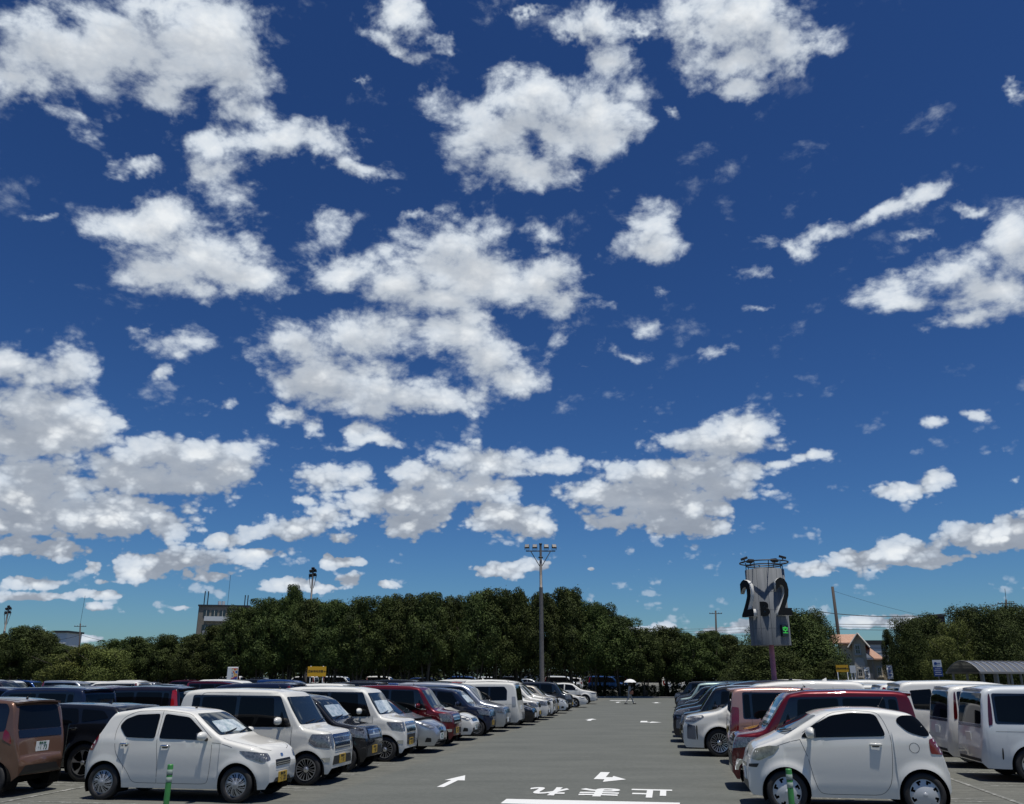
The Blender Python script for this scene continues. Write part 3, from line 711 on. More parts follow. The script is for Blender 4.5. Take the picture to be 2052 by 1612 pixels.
SPECS['boxkei'] = dict(L=3.395, W=1.475, fo=.46, wb=2.52, r=.29, rr=.2, wheel='spoke14', ws=(.55, 1.1), tum=.07, tum2=.04, cr=.10, fplan=(.4,.80), rplan=(.25,.90), flare=.018,
    top=[(0,.62),(.02,.84),(.07,.955),(.15,.99),(.5,1.04),(.62,1.075),(1.00,1.62),(1.10,1.71),(1.4,1.765),(2.2,1.785),(3.0,1.77),(3.2,1.74),(3.27,1.64),(3.34,1.1),(3.38,.7),(3.395,.5)],
    belt=[(0,.92),(.6,1.0),(3.4,1.03)], crease=lambda s: .84 + .02 * s, lowcrease=.40,
    ws_poly=[(.60,1.615),(.645,1.40),(.66,1.10)], rw_poly=[(.55,1.60),(.60,1.08)], camb=.03,
    win_band=[(.82,1.055),(1.12,1.635),(3.02,1.655),(3.04,1.045)],
    wins=[[(1.20,1.075),(1.26,1.60),(1.98,1.62),(1.98,1.065)], [(2.06,1.065),(2.06,1.62),(2.80,1.615),(2.80,1.065)], [(2.86,1.065),(2.86,1.61),(3.0,1.60),(3.01,1.065)], [(.95,1.08),(1.06,1.36),(1.13,1.08)]],
    gaps=[[(.80,1.0),(.82,.7),(.85,.33),(.9,.29),(2.0,.29)], [(2.02,1.70),(2.02,.29)], [(2.02,.29),(2.4,.29),(2.50,.45),(2.72,.68),(2.84,.8),(2.84,1.70),(1.2,1.69)], [(2.1,.88),(3.1,.885)]],
    handles=[(1.86,.93),(2.20,.93)], mirror=(1.08,1.12), head=[(26,.66),(60,.70),(72,.80),(66,.93),(24,.925)], tail=[(32,.75),(54.6087,.78),(55.7391,1.30),(43.3043,1.32),(38.7826,1.0),(32,.98)],
    front=[('grille',[(.44,.915),(.42,.64)],CHROMED),('grille_bar',[(.43,.865),(.428,.84)],CHROME),('grille_bar',[(.43,.775),(.428,.75)],CHROME),('grille_bar',[(.42,.69),(.418,.665)],CHROME),('lower_intake',[(.46,.52),(.52,.36)],TRIM),('front_badge',[(.07,.86),(.07,.76)],CHROME)],
    rear=[('rear_garnish',[(.35,.98),(.35,.93)],CHROME)], corner_extra=[('fog_lamp',[(34,.42),(52,.42),(52,.50),(34,.50)],CHROME)], hood_gaps=[[(.08,.45),(.2,.58),(.62,.61)]], antenna=(1.45,.5), plates=[('F',.45,1),('B',.78,1)], spoiler=(3.18,1.745,.16,.58,.04))
VARIANTS['visor'] = dict(wheel='spoke14', front=[('grille',[(.40,.92),(.38,.66)],CHROME),('grille_bar',[(.42,.88),(.42,.83)],CHROMED),('grille_bar',[(.40,.76),(.40,.70)],CHROMED),('lower_grille',[(.36,.62),(.34,.38)],TRIM),('grille_bar',[(.34,.50),(.34,.49)],CHROMED),('front_badge',[(.07,.90),(.07,.82)],CHROME)],
    head=[(28,.70),(58,.76),(72,.93),(26,.92)], shade=(.05,.62,.86), mirror=(1.16,1.13), win_band=[(.86,1.055),(1.12,1.635),(3.12,1.655),(3.14,1.045)])
VARIANTS['shaded'] = dict(shade=(.05,.70,.85), shade_stripe=True, front=[('grille',[(.44,.93),(.42,.70)],CHROME),('grille_bar',[(.42,.87),(.42,.84)],TRIM),('grille_bar',[(.42,.79),(.42,.76)],TRIM),('lower_intake',[(.46,.62),(.50,.40)],TRIM)],
    corner_extra=[('fog_lamp',[(34,.36),(58,.36),(58,.54),(40,.56)],CHROME)], head=[(26,.72),(66,.78),(80,.93),(24,.93)], plates=[('B',.78,1)])
VARIANTS['plainbox'] = dict(wheel='spoke10', head=[(34,.70),(64,.72),(70,.95),(34,.95)], tail_mat=REDL)
VARIANTS['redlamp'] = dict(tail=[(36.5217,.85),(56.8696,.88),(56.8696,1.66),(46.6957,1.68),(42.1739,1.2),(36.5217,1.0)], tail_mat=REDB)
SPECS['tall'] = dict(L=3.395, W=1.475, fo=.46, wb=2.52, r=.285, rr=.188, wheel='spoke10', ws=(.62, 1.4), tum=.12, cr=.09, fplan=(.42,.78),
    top=[(0,.58),(.02,.80),(.08,.92),(.3,.97),(.66,1.03),(.76,1.07),(1.22,1.50),(1.40,1.58),(2.0,1.65),(2.6,1.65),(3.05,1.60),(3.14,1.53),(3.27,1.10),(3.35,.85),(3.395,.5)],
    belt=[(0,.88),(.7,.97),(2.6,1.02),(3.4,1.05)], crease=lambda s: .82 + .03 * s, lowcrease=.42,
    ws_poly=[(.56,1.49),(.62,1.32),(.65,1.09)], rw_poly=[(.50,1.48),(.56,1.08)],
    win_band=[(.95,1.02),(1.38,1.50),(2.0,1.56),(2.75,1.54),(2.98,1.46),(3.0,1.10)],
    wins=[[(1.10,1.04),(1.42,1.46),(1.97,1.52),(1.97,1.03)], [(2.05,1.03),(2.05,1.525),(2.66,1.51),(2.66,1.05)], [(2.74,1.06),(2.74,1.50),(2.93,1.44),(2.95,1.14)]],
    gaps=[[(.86,.95),(.86,.6),(.88,.33),(.94,.29),(1.96,.29)], [(2.01,1.58),(2.01,.29)], [(2.01,.29),(2.42,.29),(2.52,.45),(2.72,.72),(2.74,1.0)]],
    handles=[(1.86,.92),(2.60,.94)], mirror=(1.18,1.05), head=[(26,.68),(64,.74),(74,.90),(24,.90)], tail=[(37.6522,.80),(56.8696,.84),(55.7391,1.15),(38.7826,1.05)],
    front=[('grille',[(.38,.88),(.36,.68)],CHROMED),('grille_bar',[(.38,.86),(.38,.84)],CHROME),('grille_bar',[(.37,.76),(.37,.74)],CHROME),('lower_intake',[(.46,.50),(.50,.32)],TRIM),('front_badge',[(.05,.83),(.05,.75)],CHROME)],
    hood_gaps=[[(.08,.40),(.2,.54),(.68,.60)]], antenna=(2.9,.6), plates=[('F',.44,1),('B',.78,1)], spoiler=(3.02,1.595,.12,.54,.03))
VARIANTS['tallshade'] = dict(shade=(.12,.72,.85), wheel='spoke5')
SPECS['mini_ev'] = dict(SPECS['tall'], top=[(0,.58),(.02,.80),(.08,.92),(.3,.97),(.66,1.03),(.76,1.07),(1.22,1.48),(1.40,1.57),(2.0,1.64),(2.6,1.64),(3.10,1.60),(3.17,1.54),(3.26,1.12),(3.33,.95),(3.37,.75),(3.395,.5)], wheel='blade',
    rplan=(.4,.80), tail=[(44.4348,.86),(58,.95),(56.8696,1.12),(50.087,1.06),(46.6957,.98)], roof=[('black_roof',[(1.42,.49),(3.05,.46)],GLOSSB)], rw_poly=[(.50,1.50),(.575,1.10)],
    rear=[('rear_panel',[(.57,1.09),(.56,.96)],GLOSSB),('bumper_insert',[(.40,.50),(.56,.33),(.5,.28)],TRIM)], corner_extra=[('vent_slot',[(66,.50),(70,.50),(71,.74),(68,.78)],TRIM)], plates=[('B',.80,1)],
    wins=[[(1.10,1.04),(1.42,1.46),(1.97,1.52),(1.97,1.03)], [(2.05,1.03),(2.05,1.525),(2.80,1.50),(2.74,1.08)]], win_band=[(.95,1.02),(1.38,1.50),(2.0,1.56),(3.02,1.54),(3.1,1.44),(3.12,1.08)],
    handles=[(1.86,.92),(2.60,.94)], spoiler=(3.06,1.60,.17,.58,.03))
VARIANTS['mini_ev'] = {}
SPECS['compact'] = dict(L=4.05, W=1.695, fo=.82, wb=2.58, r=.30, rr=.2, wheel='spoke5', ws=(.92, 1.85), tum=.26, cr=.09, fplan=(.6,.70), rplan=(.5,.78),
    top=[(0,.52),(.03,.64),(.10,.72),(.4,.84),(.85,.95),(1.0,1.0),(1.72,1.37),(2.05,1.47),(2.5,1.51),(3.2,1.46),(3.50,1.39),(3.72,1.12),(3.9,.97),(4.02,.8),(4.05,.5)],
    belt=[(0,.72),(.9,.90),(2.0,.95),(3.3,1.02),(4.05,1.06)], crease=lambda s: .72 + .07 * s, lowcrease=.40,
    ws_poly=[(.55,1.36),(.66,1.20),(.73,1.02)], rw_poly=[(.52,1.34),(.62,1.10)],
    wins=[[(1.25,.97),(1.85,1.33),(2.30,1.40),(2.32,.975)], [(2.40,.98),(2.39,1.405),(3.0,1.37),(3.30,1.22),(3.1,1.03)]],
    gaps=[[(1.12,.90),(1.12,.6),(1.2,.30),(2.3,.30)], [(2.36,1.45),(2.36,.30)], [(2.36,.30),(2.9,.30),(3.0,.5),(3.22,.75),(3.25,1.0)]],
    handles=[(2.18,.86),(3.08,.90)], mirror=(1.42,1.0), head=[(22,.66),(42,.64),(66,.74),(78,.86),(50,.78),(24,.72)], tail=[(37.6522,.80),(56.8696,.86),(56.8696,1.1),(43.3043,1.1)],
    front=[('grille',[(.34,.70),(.10,.48)],GLOSSB),('grille_bar',[(.05,.66),(.05,.58)],CHROME),('lower_intake',[(.45,.36),(.5,.24)],TRIM)],
    corner_extra=[('fog_lamp',[(36,.30),(54,.30),(50,.42),(38,.40)],TRIM)],
    hood_gaps=[[(.10,.32),(.3,.56),(.95,.68)]], antenna=(3.2,.5), plates=[('F',.42,1),('B',.75,1)], spoiler=(3.44,1.40,.12,.52,.03))
VARIANTS['fitlike'] = dict(front=[('grille',[(.42,.70),(.38,.60)],GLOSSB),('grille_bar',[(.42,.71),(.42,.69)],CHROME),('lower_intake',[(.5,.40),(.52,.24)],TRIM)], wheel='spoke10')
SPECS['bigvan'] = dict(L=4.95, W=1.85, fo=.92, wb=3.0, r=.35, rr=.235, wheel='spoke10', ws=(.95, 2.2), tum=.13, tum2=.05, cr=.12, fplan=(.6,.78), rplan=(.3,.88), sill=.22, flare=.03,
    top=[(0,.70),(.02,.88),(.07,.97),(.25,1.03),(.8,1.12),(1.0,1.17),(1.75,1.70),(2.05,1.83),(2.6,1.90),(3.4,1.93),(4.5,1.91),(4.74,1.86),(4.82,1.6),(4.90,1.0),(4.95,.5)],
    belt=[(0,.95),(1.0,1.08),(4.95,1.14)], crease=lambda s: .92 + .02 * s, lowcrease=.40,
    ws_poly=[(.68,1.70),(.76,1.45),(.81,1.21)], rw_poly=[(.62,1.72),(.72,1.2)],
    wins=[[(1.30,1.12),(1.80,1.46),(1.95,1.54),(2.0,1.13)], [(2.08,1.13),(2.02,1.58),(2.2,1.66),(2.95,1.70),(2.95,1.14)], [(3.03,1.14),(3.03,1.70),(3.92,1.70),(3.92,1.15)], [(4.0,1.16),(4.0,1.70),(4.55,1.66),(4.50,1.2)]],
    gaps=[[(1.30,1.05),(1.30,.5),(1.36,.32),(2.95,.32)], [(3.0,1.76),(3.0,.32)], [(3.0,.32),(3.4,.32),(3.6,.6),(3.95,.9),(3.96,1.76)], [(3.1,.98),(4.6,1.0)]],
    handles=[(2.8,1.0),(3.16,1.0)], handle_chrome=True, mirror=(1.55,1.13), mirror_size=(.10,.13,.09),
    head=[(16,.86),(56,.85),(84,.99),(80,1.03),(20,.975)], tail=[(32,1.0),(56.8696,1.0),(56.8696,1.3),(43.3043,1.24),(32,1.12)],
    front=[('grille',[(.60,.86),(.52,.42)],CHROMED),('grille_bar',[(.60,.78),(.59,.75)],CHROME),('grille_bar',[(.58,.68),(.57,.65)],CHROME),('grille_bar',[(.56,.58),(.55,.55)],CHROME),('lower_intake',[(.5,.36),(.52,.27)],TRIM)],
    corner_extra=[('front_vent',[(36,.44),(58,.42),(60,.76),(40,.82)],CHROMED), ('front_trim',[(60,.42),(63,.42),(65,.76),(61,.79)],GLOSSB)],
    rear=[('rear_garnish',[(.6,1.16),(.6,1.05)],CHROME)], hood_gaps=[[(.06,.55),(.2,.70),(.95,.78)]], antenna=(3.9,0), plates=[('F',.46,1),('B',.9,1)], spoiler=(4.66,1.87,.16,.7,.04))
VARIANTS['roofbox'] = {}
SPECS['van'] = dict(L=4.6, W=1.695, fo=.88, wb=2.83, r=.32, rr=.2, wheel='spoke5', ws=(.85, 1.75), tum=.10, tum2=.04, cr=.11, fplan=(.5,.76), rplan=(.28,.88), flare=.016,
    top=[(0,.60),(.02,.80),(.08,.92),(.3,1.0),(.78,1.08),(.92,1.13),(1.42,1.62),(1.65,1.74),(2.2,1.81),(3.2,1.84),(4.1,1.83),(4.36,1.79),(4.44,1.65),(4.52,1.05),(4.58,.8),(4.6,.5)],
    belt=[(0,.90),(.9,1.02),(4.6,1.07)], crease=lambda s: .86 + .02 * s, lowcrease=.40,
    ws_poly=[(.62,1.60),(.70,1.40),(.74,1.16)], rw_poly=[(.60,1.66),(.66,1.10)],
    win_band=[(1.15,1.06),(1.56,1.56),(1.75,1.66),(4.25,1.68),(4.28,1.09)],
    wins=[[(1.30,1.08),(1.66,1.54),(1.80,1.61),(2.55,1.63),(2.55,1.09)], [(2.63,1.09),(2.63,1.63),(3.5,1.64),(3.5,1.10)], [(3.58,1.10),(3.58,1.64),(4.2,1.62),(4.22,1.14)]],
    gaps=[[(1.15,1.0),(1.15,.5),(1.22,.30),(2.55,.30)], [(2.59,1.72),(2.59,.30)], [(2.59,.30),(3.05,.30),(3.2,.6),(3.52,.85),(3.54,1.72)], [(2.65,.93),(4.3,.95)]],
    handles=[(2.4,.94),(2.75,.94)], mirror=(1.42,1.08), head=[(26,.68),(62,.72),(76,.92),(26,.90)], tail=[(41.0435,1.05),(58,1.08),(58,1.70),(48.9565,1.72),(45.5652,1.3)],
    front=[('grille',[(.45,.88),(.43,.70)],CHROMED),('grille_bar',[(.45,.80),(.44,.77)],CHROME),('lower_intake',[(.5,.48),(.55,.30)],TRIM)],
    hood_gaps=[[(.08,.45),(.25,.60),(.85,.70)]], antenna=(2.1,.5), plates=[('F',.44,1),('B',.82,1)], spoiler=(4.28,1.80,.14,.62,.04))
VARIANTS['darkrear'] = dict(tail_mat=mat('deep_red_lens', (.06, .003, .004), rough=.1, coat=.6), rw_poly=[(.66,1.68),(.70,1.08)], rear=[('rear_garnish',[(.70,1.07),(.70,1.01)],CHROMED), ('bumper_step',[(.66,.42),(.68,.36)],GAP)], corner_extra=[('bumper_slot',[(62,.42),(65,.42),(67,.62),(65,.66)],TRIM)], handles=[], front=[], tail=[(50,1.05),(57,1.08),(57,1.66),(53,1.68)])
VARIANTS['oldvan'] = dict(win_band=[(1.15,1.06),(1.50,1.56),(1.70,1.64),(3.98,1.65),(4.10,1.50),(4.10,1.10)], tail=[(45.5652,.86),(58,.86),(58,1.25),(45.5652,1.25)], tail_mat=CLEARL, wins=[[(1.30,1.08),(1.66,1.54),(1.80,1.61),(2.55,1.62),(2.55,1.09)], [(2.63,1.09),(2.63,1.62),(3.3,1.62),(3.3,1.10)], [(3.38,1.10),(3.38,1.62),(3.98,1.62),(4.06,1.5),(4.06,1.14)]])
SPECS['micro'] = dict(L=2.985, W=1.68, fo=.54, wb=2.0, r=.305, rr=.215, wheel='notch', ws=(.42, 1.25), tum=.22, cr=.10, fplan=(.55,.70), rplan=(.45,.76), sill=.23, flare=.030, sg=.04,
    top=[(0,.56),(.02,.74),(.06,.87),(.16,.96),(.42,1.06),(.52,1.10),(1.10,1.42),(1.28,1.485),(1.65,1.53),(2.1,1.53),(2.50,1.47),(2.60,1.40),(2.80,1.10),(2.90,.92),(2.96,.75),(2.985,.5)],
    belt=[(0,.90),(.5,1.02),(1.0,1.075),(2.1,1.11),(2.98,1.14)], crease=lambda s: .90 + .03 * s, lowcrease=.46,
    ws_poly=[(.58,1.41),(.68,1.26),(.73,1.125)], rw_poly=[(.50,1.38),(.60,1.12)],
    wins=[[(.80,1.085),(.98,1.25),(1.30,1.41),(1.60,1.455),(1.98,1.44),(2.09,1.12)], [(2.25,1.34),(2.33,1.42),(2.54,1.42),(2.62,1.34),(2.74,1.13),(2.60,1.12),(2.40,1.19)]],
    gaps=[[(.80,1.06),(.90,.8),(.96,.5),(1.02,.32),(1.10,.28),(1.95,.28),(2.08,.42),(2.13,.7),(2.16,1.10),(2.08,1.36),(2.0,1.47),(1.6,1.49),(1.30,1.45),(.85,1.16)], [(.36,.93),(.6,1.02),(.8,1.06)],
          [(2.47 + .075 * math.cos(a * .7), .96 + .075 * math.sin(a * .7)) for a in range(10)]],
    handles=[(1.92,1.0)], mirror=(.98,1.115), mirror_size=(.09,.125,.085), aged=1, head=[(30,.76),(44,.74),(66,.84),(76,.96),(60,.965),(34,.90)], tail=[(38.7826,.86),(58,.88),(58,1.08),(43.3043,1.12),(38.7826,1.0)],
    corner_extra=[('front_slot',[(24,.64),(40,.64),(44,.70),(24,.68)],TRIM)],
    front=[('grille',[(.30,.66),(.28,.62)],GLOSSB),('lower_intake',[(.42,.42),(.50,.28)],TRIM),('front_badge',[(.07,.86),(.07,.76)],CHROME)],
    hood_gaps=[[(.08,.40),(.16,.58),(.48,.66)]], antenna=(2.2,1.0), plates=[('F',.50,1)], winr=.07)
SPECS['sedan'] = dict(L=4.5, W=1.8, fo=.85, wb=2.70, r=.32, rr=.22, wheel='spoke5', ws=(1.2, 2.2), tum=.32, cr=.08, fplan=(.6,.70), rplan=(.5,.75),
    top=[(0,.52),(.03,.62),(.15,.70),(.9,.86),(1.28,.93),(2.05,1.33),(2.4,1.41),(3.0,1.39),(3.75,1.08),(3.92,1.03),(4.38,.99),(4.47,.85),(4.5,.5)],
    belt=[(0,.70),(1.2,.86),(3.4,.93),(4.5,.95)], crease=lambda s: .66 + .05 * s, lowcrease=.38,
    ws_poly=[(.55,1.32),(.66,1.14),(.74,.95)], rw_poly=[(.48,1.30),(.62,1.10)],
    wins=[[(1.55,.92),(2.12,1.27),(2.55,1.32),(2.57,.93)], [(2.64,.93),(2.63,1.32),(3.1,1.26),(3.42,1.06),(3.3,.96)]],
    gaps=[[(1.38,.85),(1.38,.5),(1.44,.30),(2.6,.30)], [(2.6,1.36),(2.6,.30)]],
    handles=[(2.42,.84),(3.3,.87)], mirror=(1.72,.96), head=[(24,.60),(60,.62),(78,.72),(26,.70)], tail=[(37.6522,.72),(56.8696,.76),(56.8696,.92),(37.6522,.92)],
    front=[('grille',[(.36,.66),(.30,.42)],GLOSSB),('grille_bar',[(.36,.67),(.36,.65)],CHROME),('lower_intake',[(.55,.36),(.58,.24)],TRIM)], plates=[('F',.40,1)], hood_gaps=[[(.12,.35),(.3,.60),(1.2,.74)]], antenna=(3.0,0))
SPECS['suv'] = dict(L=4.55, W=1.84, fo=.88, wb=2.69, r=.36, rr=.235, wheel='blade', ws=(1.1, 2.0), tum=.22, cr=.09, fplan=(.5,.76), rplan=(.4,.82), sill=.27, flare=.035,
    top=[(0,.66),(.02,.84),(.08,.93),(.5,1.01),(1.05,1.09),(1.2,1.14),(1.80,1.52),(2.1,1.61),(2.7,1.65),(3.6,1.60),(3.95,1.54),(4.22,1.2),(4.42,1.0),(4.52,.85),(4.55,.6)],
    belt=[(0,.90),(1.1,1.02),(3.6,1.10),(4.55,1.12)], crease=lambda s: .88 + .02 * s, lowcrease=.45,
    ws_poly=[(.60,1.50),(.70,1.32),(.76,1.16)], rw_poly=[(.55,1.48),(.66,1.2)],
    wins=[[(1.45,1.06),(1.92,1.46),(2.50,1.53),(2.52,1.08)], [(2.60,1.08),(2.59,1.53),(3.25,1.50),(3.35,1.10)], [(3.42,1.12),(3.36,1.48),(3.65,1.43),(3.85,1.22)]],
    gaps=[[(1.32,1.0),(1.32,.5),(1.38,.36),(2.55,.36)], [(2.56,1.58),(2.56,.36)], [(2.56,.36),(3.0,.36),(3.2,.7),(3.38,1.0)]],
    handles=[(2.38,.98),(3.28,1.0)], mirror=(1.62,1.08), mirror_size=(.09,.125,.08), head=[(22,.76),(60,.78),(76,.90),(24,.88)], tail=[(32,.92),(56.8696,.96),(56.8696,1.1),(34.2609,1.06)],
    front=[('grille',[(.50,.82),(.42,.50)],GLOSSB),('grille_bar',[(.5,.83),(.5,.81)],CHROME),('lower_intake',[(.5,.42),(.5,.30)],TRIM)], plates=[('F',.46,1),('B',.85,1)], hood_gaps=[[(.08,.5),(.2,.66),(1.1,.76)]], spoiler=(3.86,1.55,.16,.60,.035), rails=(2.0,3.6), antenna=(3.4,0))
VARIANTS['low'] = dict(top=[(0,.66),(.02,.80),(.08,.90),(.5,.98),(1.05,1.05),(1.2,1.10),(1.80,1.38),(2.1,1.45),(2.7,1.49),(3.6,1.47),(4.1,1.43),(4.32,1.2),(4.46,1.0),(4.52,.85),(4.55,.6)], rails=None,
    wins=[[(1.45,1.06),(1.92,1.34),(2.50,1.39),(2.52,1.08)], [(2.60,1.08),(2.59,1.39),(3.25,1.38),(3.35,1.10)], [(3.42,1.12),(3.36,1.37),(3.85,1.34),(4.0,1.2)]], ws_poly=[(.60,1.37),(.70,1.25),(.76,1.12)], rw_poly=[(.55,1.37),(.66,1.2)], spoiler=None)

SPECS['micro']['wcell'] = .04
def L_row(kind, colour, vr, k, facing, label, **kw):    # left rows: vr = the right-hand end; k = parking bay
    L = SPECS[kind]['L']; return car(kind, colour, vr - L / 2, 15.1 + 2.5 * k, facing, label, **kw)
def R_row(kind, colour, vl, k, facing, label, **kw):
    L = SPECS[kind]['L']; return car(kind, colour, vl + L / 2, 15.65 + 2.5 * k, facing, label, **kw)
G1 = 'cars in the front row left of the lane'; G2 = 'cars in the front row right of the lane'
L_row('hatch', 'white', -6.72, 0, 1, 'white hatchback with silver sunshade in its windscreen, behind the left green post', group=G1, num='･1 20')
L_row('boxkei', 'pearl', -6.58, 1, 1, 'white boxy wagon with chrome-blue grille, directly behind the front white hatchback', group=G1, num='･･31', variant='box')
L_row('tall', 'black', -6.75, 2, 1, 'glossy black wagon with a silver sunshade, between two white boxy wagons', group=G1, variant='tallshade', num='･･50')
L_row('boxkei', 'white', -6.62, 3, 1, 'white boxy wagon with wide chrome grille and bright sunshade, right of the black wagon', group=G1, variant='visor', num='･･53')
L_row('compact', 'silver', -6.45, 4, 1, 'silver compact car with a V-shaped grille, right of the white visor-grille wagon', group=G1, plate='white', num='35-10')
L_row('boxkei', 'red', -6.60, 5, 1, 'dark red boxy wagon behind the silver compact car', group=G1, variant='plainbox', num='･608')
L_row('compact', 'white', -6.55, 6, 1, 'white compact hatchback with its nose right of the dark red boxy wagon', group=G1, variant='fitlike', plate='white', num='･･88')
L_row('tall', 'navy', -6.45, 7, 1, 'navy wagon with a white roof between the white compact and the grey van', cat='car', group=G1, variant='tallshade', num='･･25')
L_row('van', 'silver', -6.35, 8, 1, 'silver-grey minivan with milky headlamps in the middle of the left row', cat='van', group=G1, plate='white', num=None)
L_row('van', 'pearl', -6.2, 9, -1, 'white van parked tail towards the lane in the middle of the left row', cat='van', group=G1, variant='oldvan', plate='white', num=None)
R_row('micro', 'white', 1.16, 0, -1, 'small white three-door car behind the right green post', group=G2, plate='white', num=None)
R_row('boxkei', 'red', 1.08, 1, -1, 'dark red boxy wagon with striped sunshade beside the small white car', group=G2, variant='shaded', num=None)
R_row('tall', 'yellow', 1.5, 2, -1, 'yellow car mostly hidden by the dark red boxy wagon', group=G2, variant='tall', num=None)
R_row('boxkei', 'pink', 1.35, 3, 1, 'pale copper-pink boxy wagon parked tail towards the lane', group=G2, variant='plainbox', num=None)
R_row('bigvan', 'white', .30, 4, -1, 'large white minivan with alloy wheels and chrome corners, nose towards the lane', cat='van', group=G2, plate='white', num=None)
# rest of the front rows
ORD = ['nearest', 'second', 'third', 'fourth', 'fifth', 'sixth', 'seventh', 'eighth', 'ninth', 'tenth', 'eleventh', 'twelfth', 'thirteenth', 'fourteenth', 'fifteenth', 'sixteenth', 'seventeenth', 'eighteenth', 'nineteenth', 'twentieth', 'twenty-first', 'twenty-second', 'twenty-third', 'twenty-fourth', 'twenty-fifth']
LOW = ('door_handle', 'door_gap', 'bonnet_gap', 'wiper', 'grille_bar', 'front_badge', 'handle_recess', 'fog_lamp', 'rear_garnish', 'number_plate', 'front_slot', 'bumper_slot', 'antenna', 'lower_intake', 'roof_rail')
L_row('compact', 'black', -6.0, 10, 1, 'black compact car just right of the white van parked tail first', group=G1, plate='white', num=None)
L_row('tall', 'white', -6.15, 11, 1, 'white wagon with white bonnet right of the black compact car', group=G1, num=None)
L_row('van', 'white', -6.05, 12, 1, 'white minivan with a black grille and long white roof, far part of left row', cat='van', group=G1, num=None, plate='white')
L_row('bigvan', 'white', -6.1, 13, 1, 'tallest white minivan in the far part of the left row', cat='van', group=G1, num=None, plate='white')
L_row('tall', 'beige', -6.2, 14, 1, 'beige-roofed wagon beyond the tallest white minivan', group=G1, num=None)
L_row('compact', 'cool', -6.1, 15.4, 1, 'pale compact car just left of the boxy black off-roader', group=G1, num=None, plate='white')
L_row('boxkei', 'gunmetal', -6.2, 17, 1, 'boxy black off-roader with upright windscreen near the far end of left row', group=G1, variant='plainbox', num=None)
L_row('sedan', 'white', -5.9, 19.8, 1, 'low white saloon in front of the farthest white car', group=G1, num=None, plate='white')
L_row('suv', 'white', -5.9, 23.3, 1, 'large white car at the far end of the left row, beside the lamp mast', group=G1, num=None, plate='white')
VARIANTS['whiteroof'] = dict(roof=[('pale_roof', [(1.08, .52), (3.15, .52)], PA['white'])], shade=None)
R_row('boxkei', 'black', .25, 5, -1, 'black boxy wagon with a white roof behind the large white minivan', group=G2, variant='whiteroof', num=None)
R_row('bigvan', 'ink', .05, 6, -1, 'black minivan with long raked windscreen beyond the white-roofed wagon', cat='van', group=G2, num=None)
R_row('compact', 'cool', .1, 7, -1, 'silver-white compact car between black minivans in the right row', group=G2, num=None, variant='fitlike')
R_row('van', 'black', .1, 8, -1, 'black minivan just beyond the silver-white compact car, right row', cat='van', group=G2, num=None)
FR = [('suv', 'navy', 9), ('compact', 'black', 10), ('van', 'gunmetal', 11), ('tall', 'black', 12), ('boxkei', 'green', 13), ('sedan', 'black', 14), ('van', 'black', 15), ('tall', 'navy', 17), ('suv', 'black', 18), ('boxkei', 'black', 20), ('suv', 'black', 21)]
NAMES = {'hatch': 'hatchback', 'boxkei': 'boxy wagon', 'tall': 'wagon', 'compact': 'compact car', 'bigvan': 'large minivan', 'van': 'minivan', 'suv': 'off-road car', 'sedan': 'saloon', 'mini_ev': 'small car', 'micro': 'small car'}
CN = {'ink': 'purplish black', 'cool': 'pale silver', 'pearl': 'pearl white', 'green': 'pale green', 'gunmetal': 'dark grey', 'lightblue': 'light blue', 'red': 'dark red', 'darkred': 'deep red', 'brightred': 'bright red', 'darkgreen': 'dark green'}
for i, (kd, c, k) in enumerate(FR):
    R_row(kd, c, .3 + .25 * (i % 3) * .5, k, -1, '%s %s in the %s bay of the row right of the lane' % (CN.get(c, c), NAMES[kd], ORD[k]), cat='van' if 'van' in kd else 'car', group=G2, num=None, drop=LOW)
# second row on the right, tails towards us
G3 = 'cars in the second row right of the lane'
R_row('van', 'cool', 6.15, 2, 1, 'white van at the right edge of the photo with tall red tail lamp', cat='van', group=G3, variant='darkrear', num=None)
R_row('van', 'white', 6.3, 3.1, 1, 'white van with black tailgate glass, left of the van at the right edge', cat='van', group=G3, variant='darkrear', num=None)
SR = [('bigvan', 'white', 4.4, 6.0), ('van', 'white', 5.5, 6.1), ('boxkei', 'pearl', 6.6, 5.9), ('bigvan', 'white', 8, 5.7), ('suv', 'white', 9, 6.1), ('van', 'silver', 10, 6), ('bigvan', 'black', 12, 6), ('van', 'white', 14, 6.1), ('tall', 'white', 15, 6.1), ('bigvan', 'white', 17, 6), ('van', 'grey', 19, 6)]
for i, (kd, c, k, v) in enumerate(SR):
    R_row(kd, c, v, k, 1, '%s %s roof, %s of the roofs behind the two white vans at right' % (CN.get(c, c), NAMES[kd], ORD[i]), cat='van' if 'van' in kd else 'car', group=G3, num=None, drop=LOW)
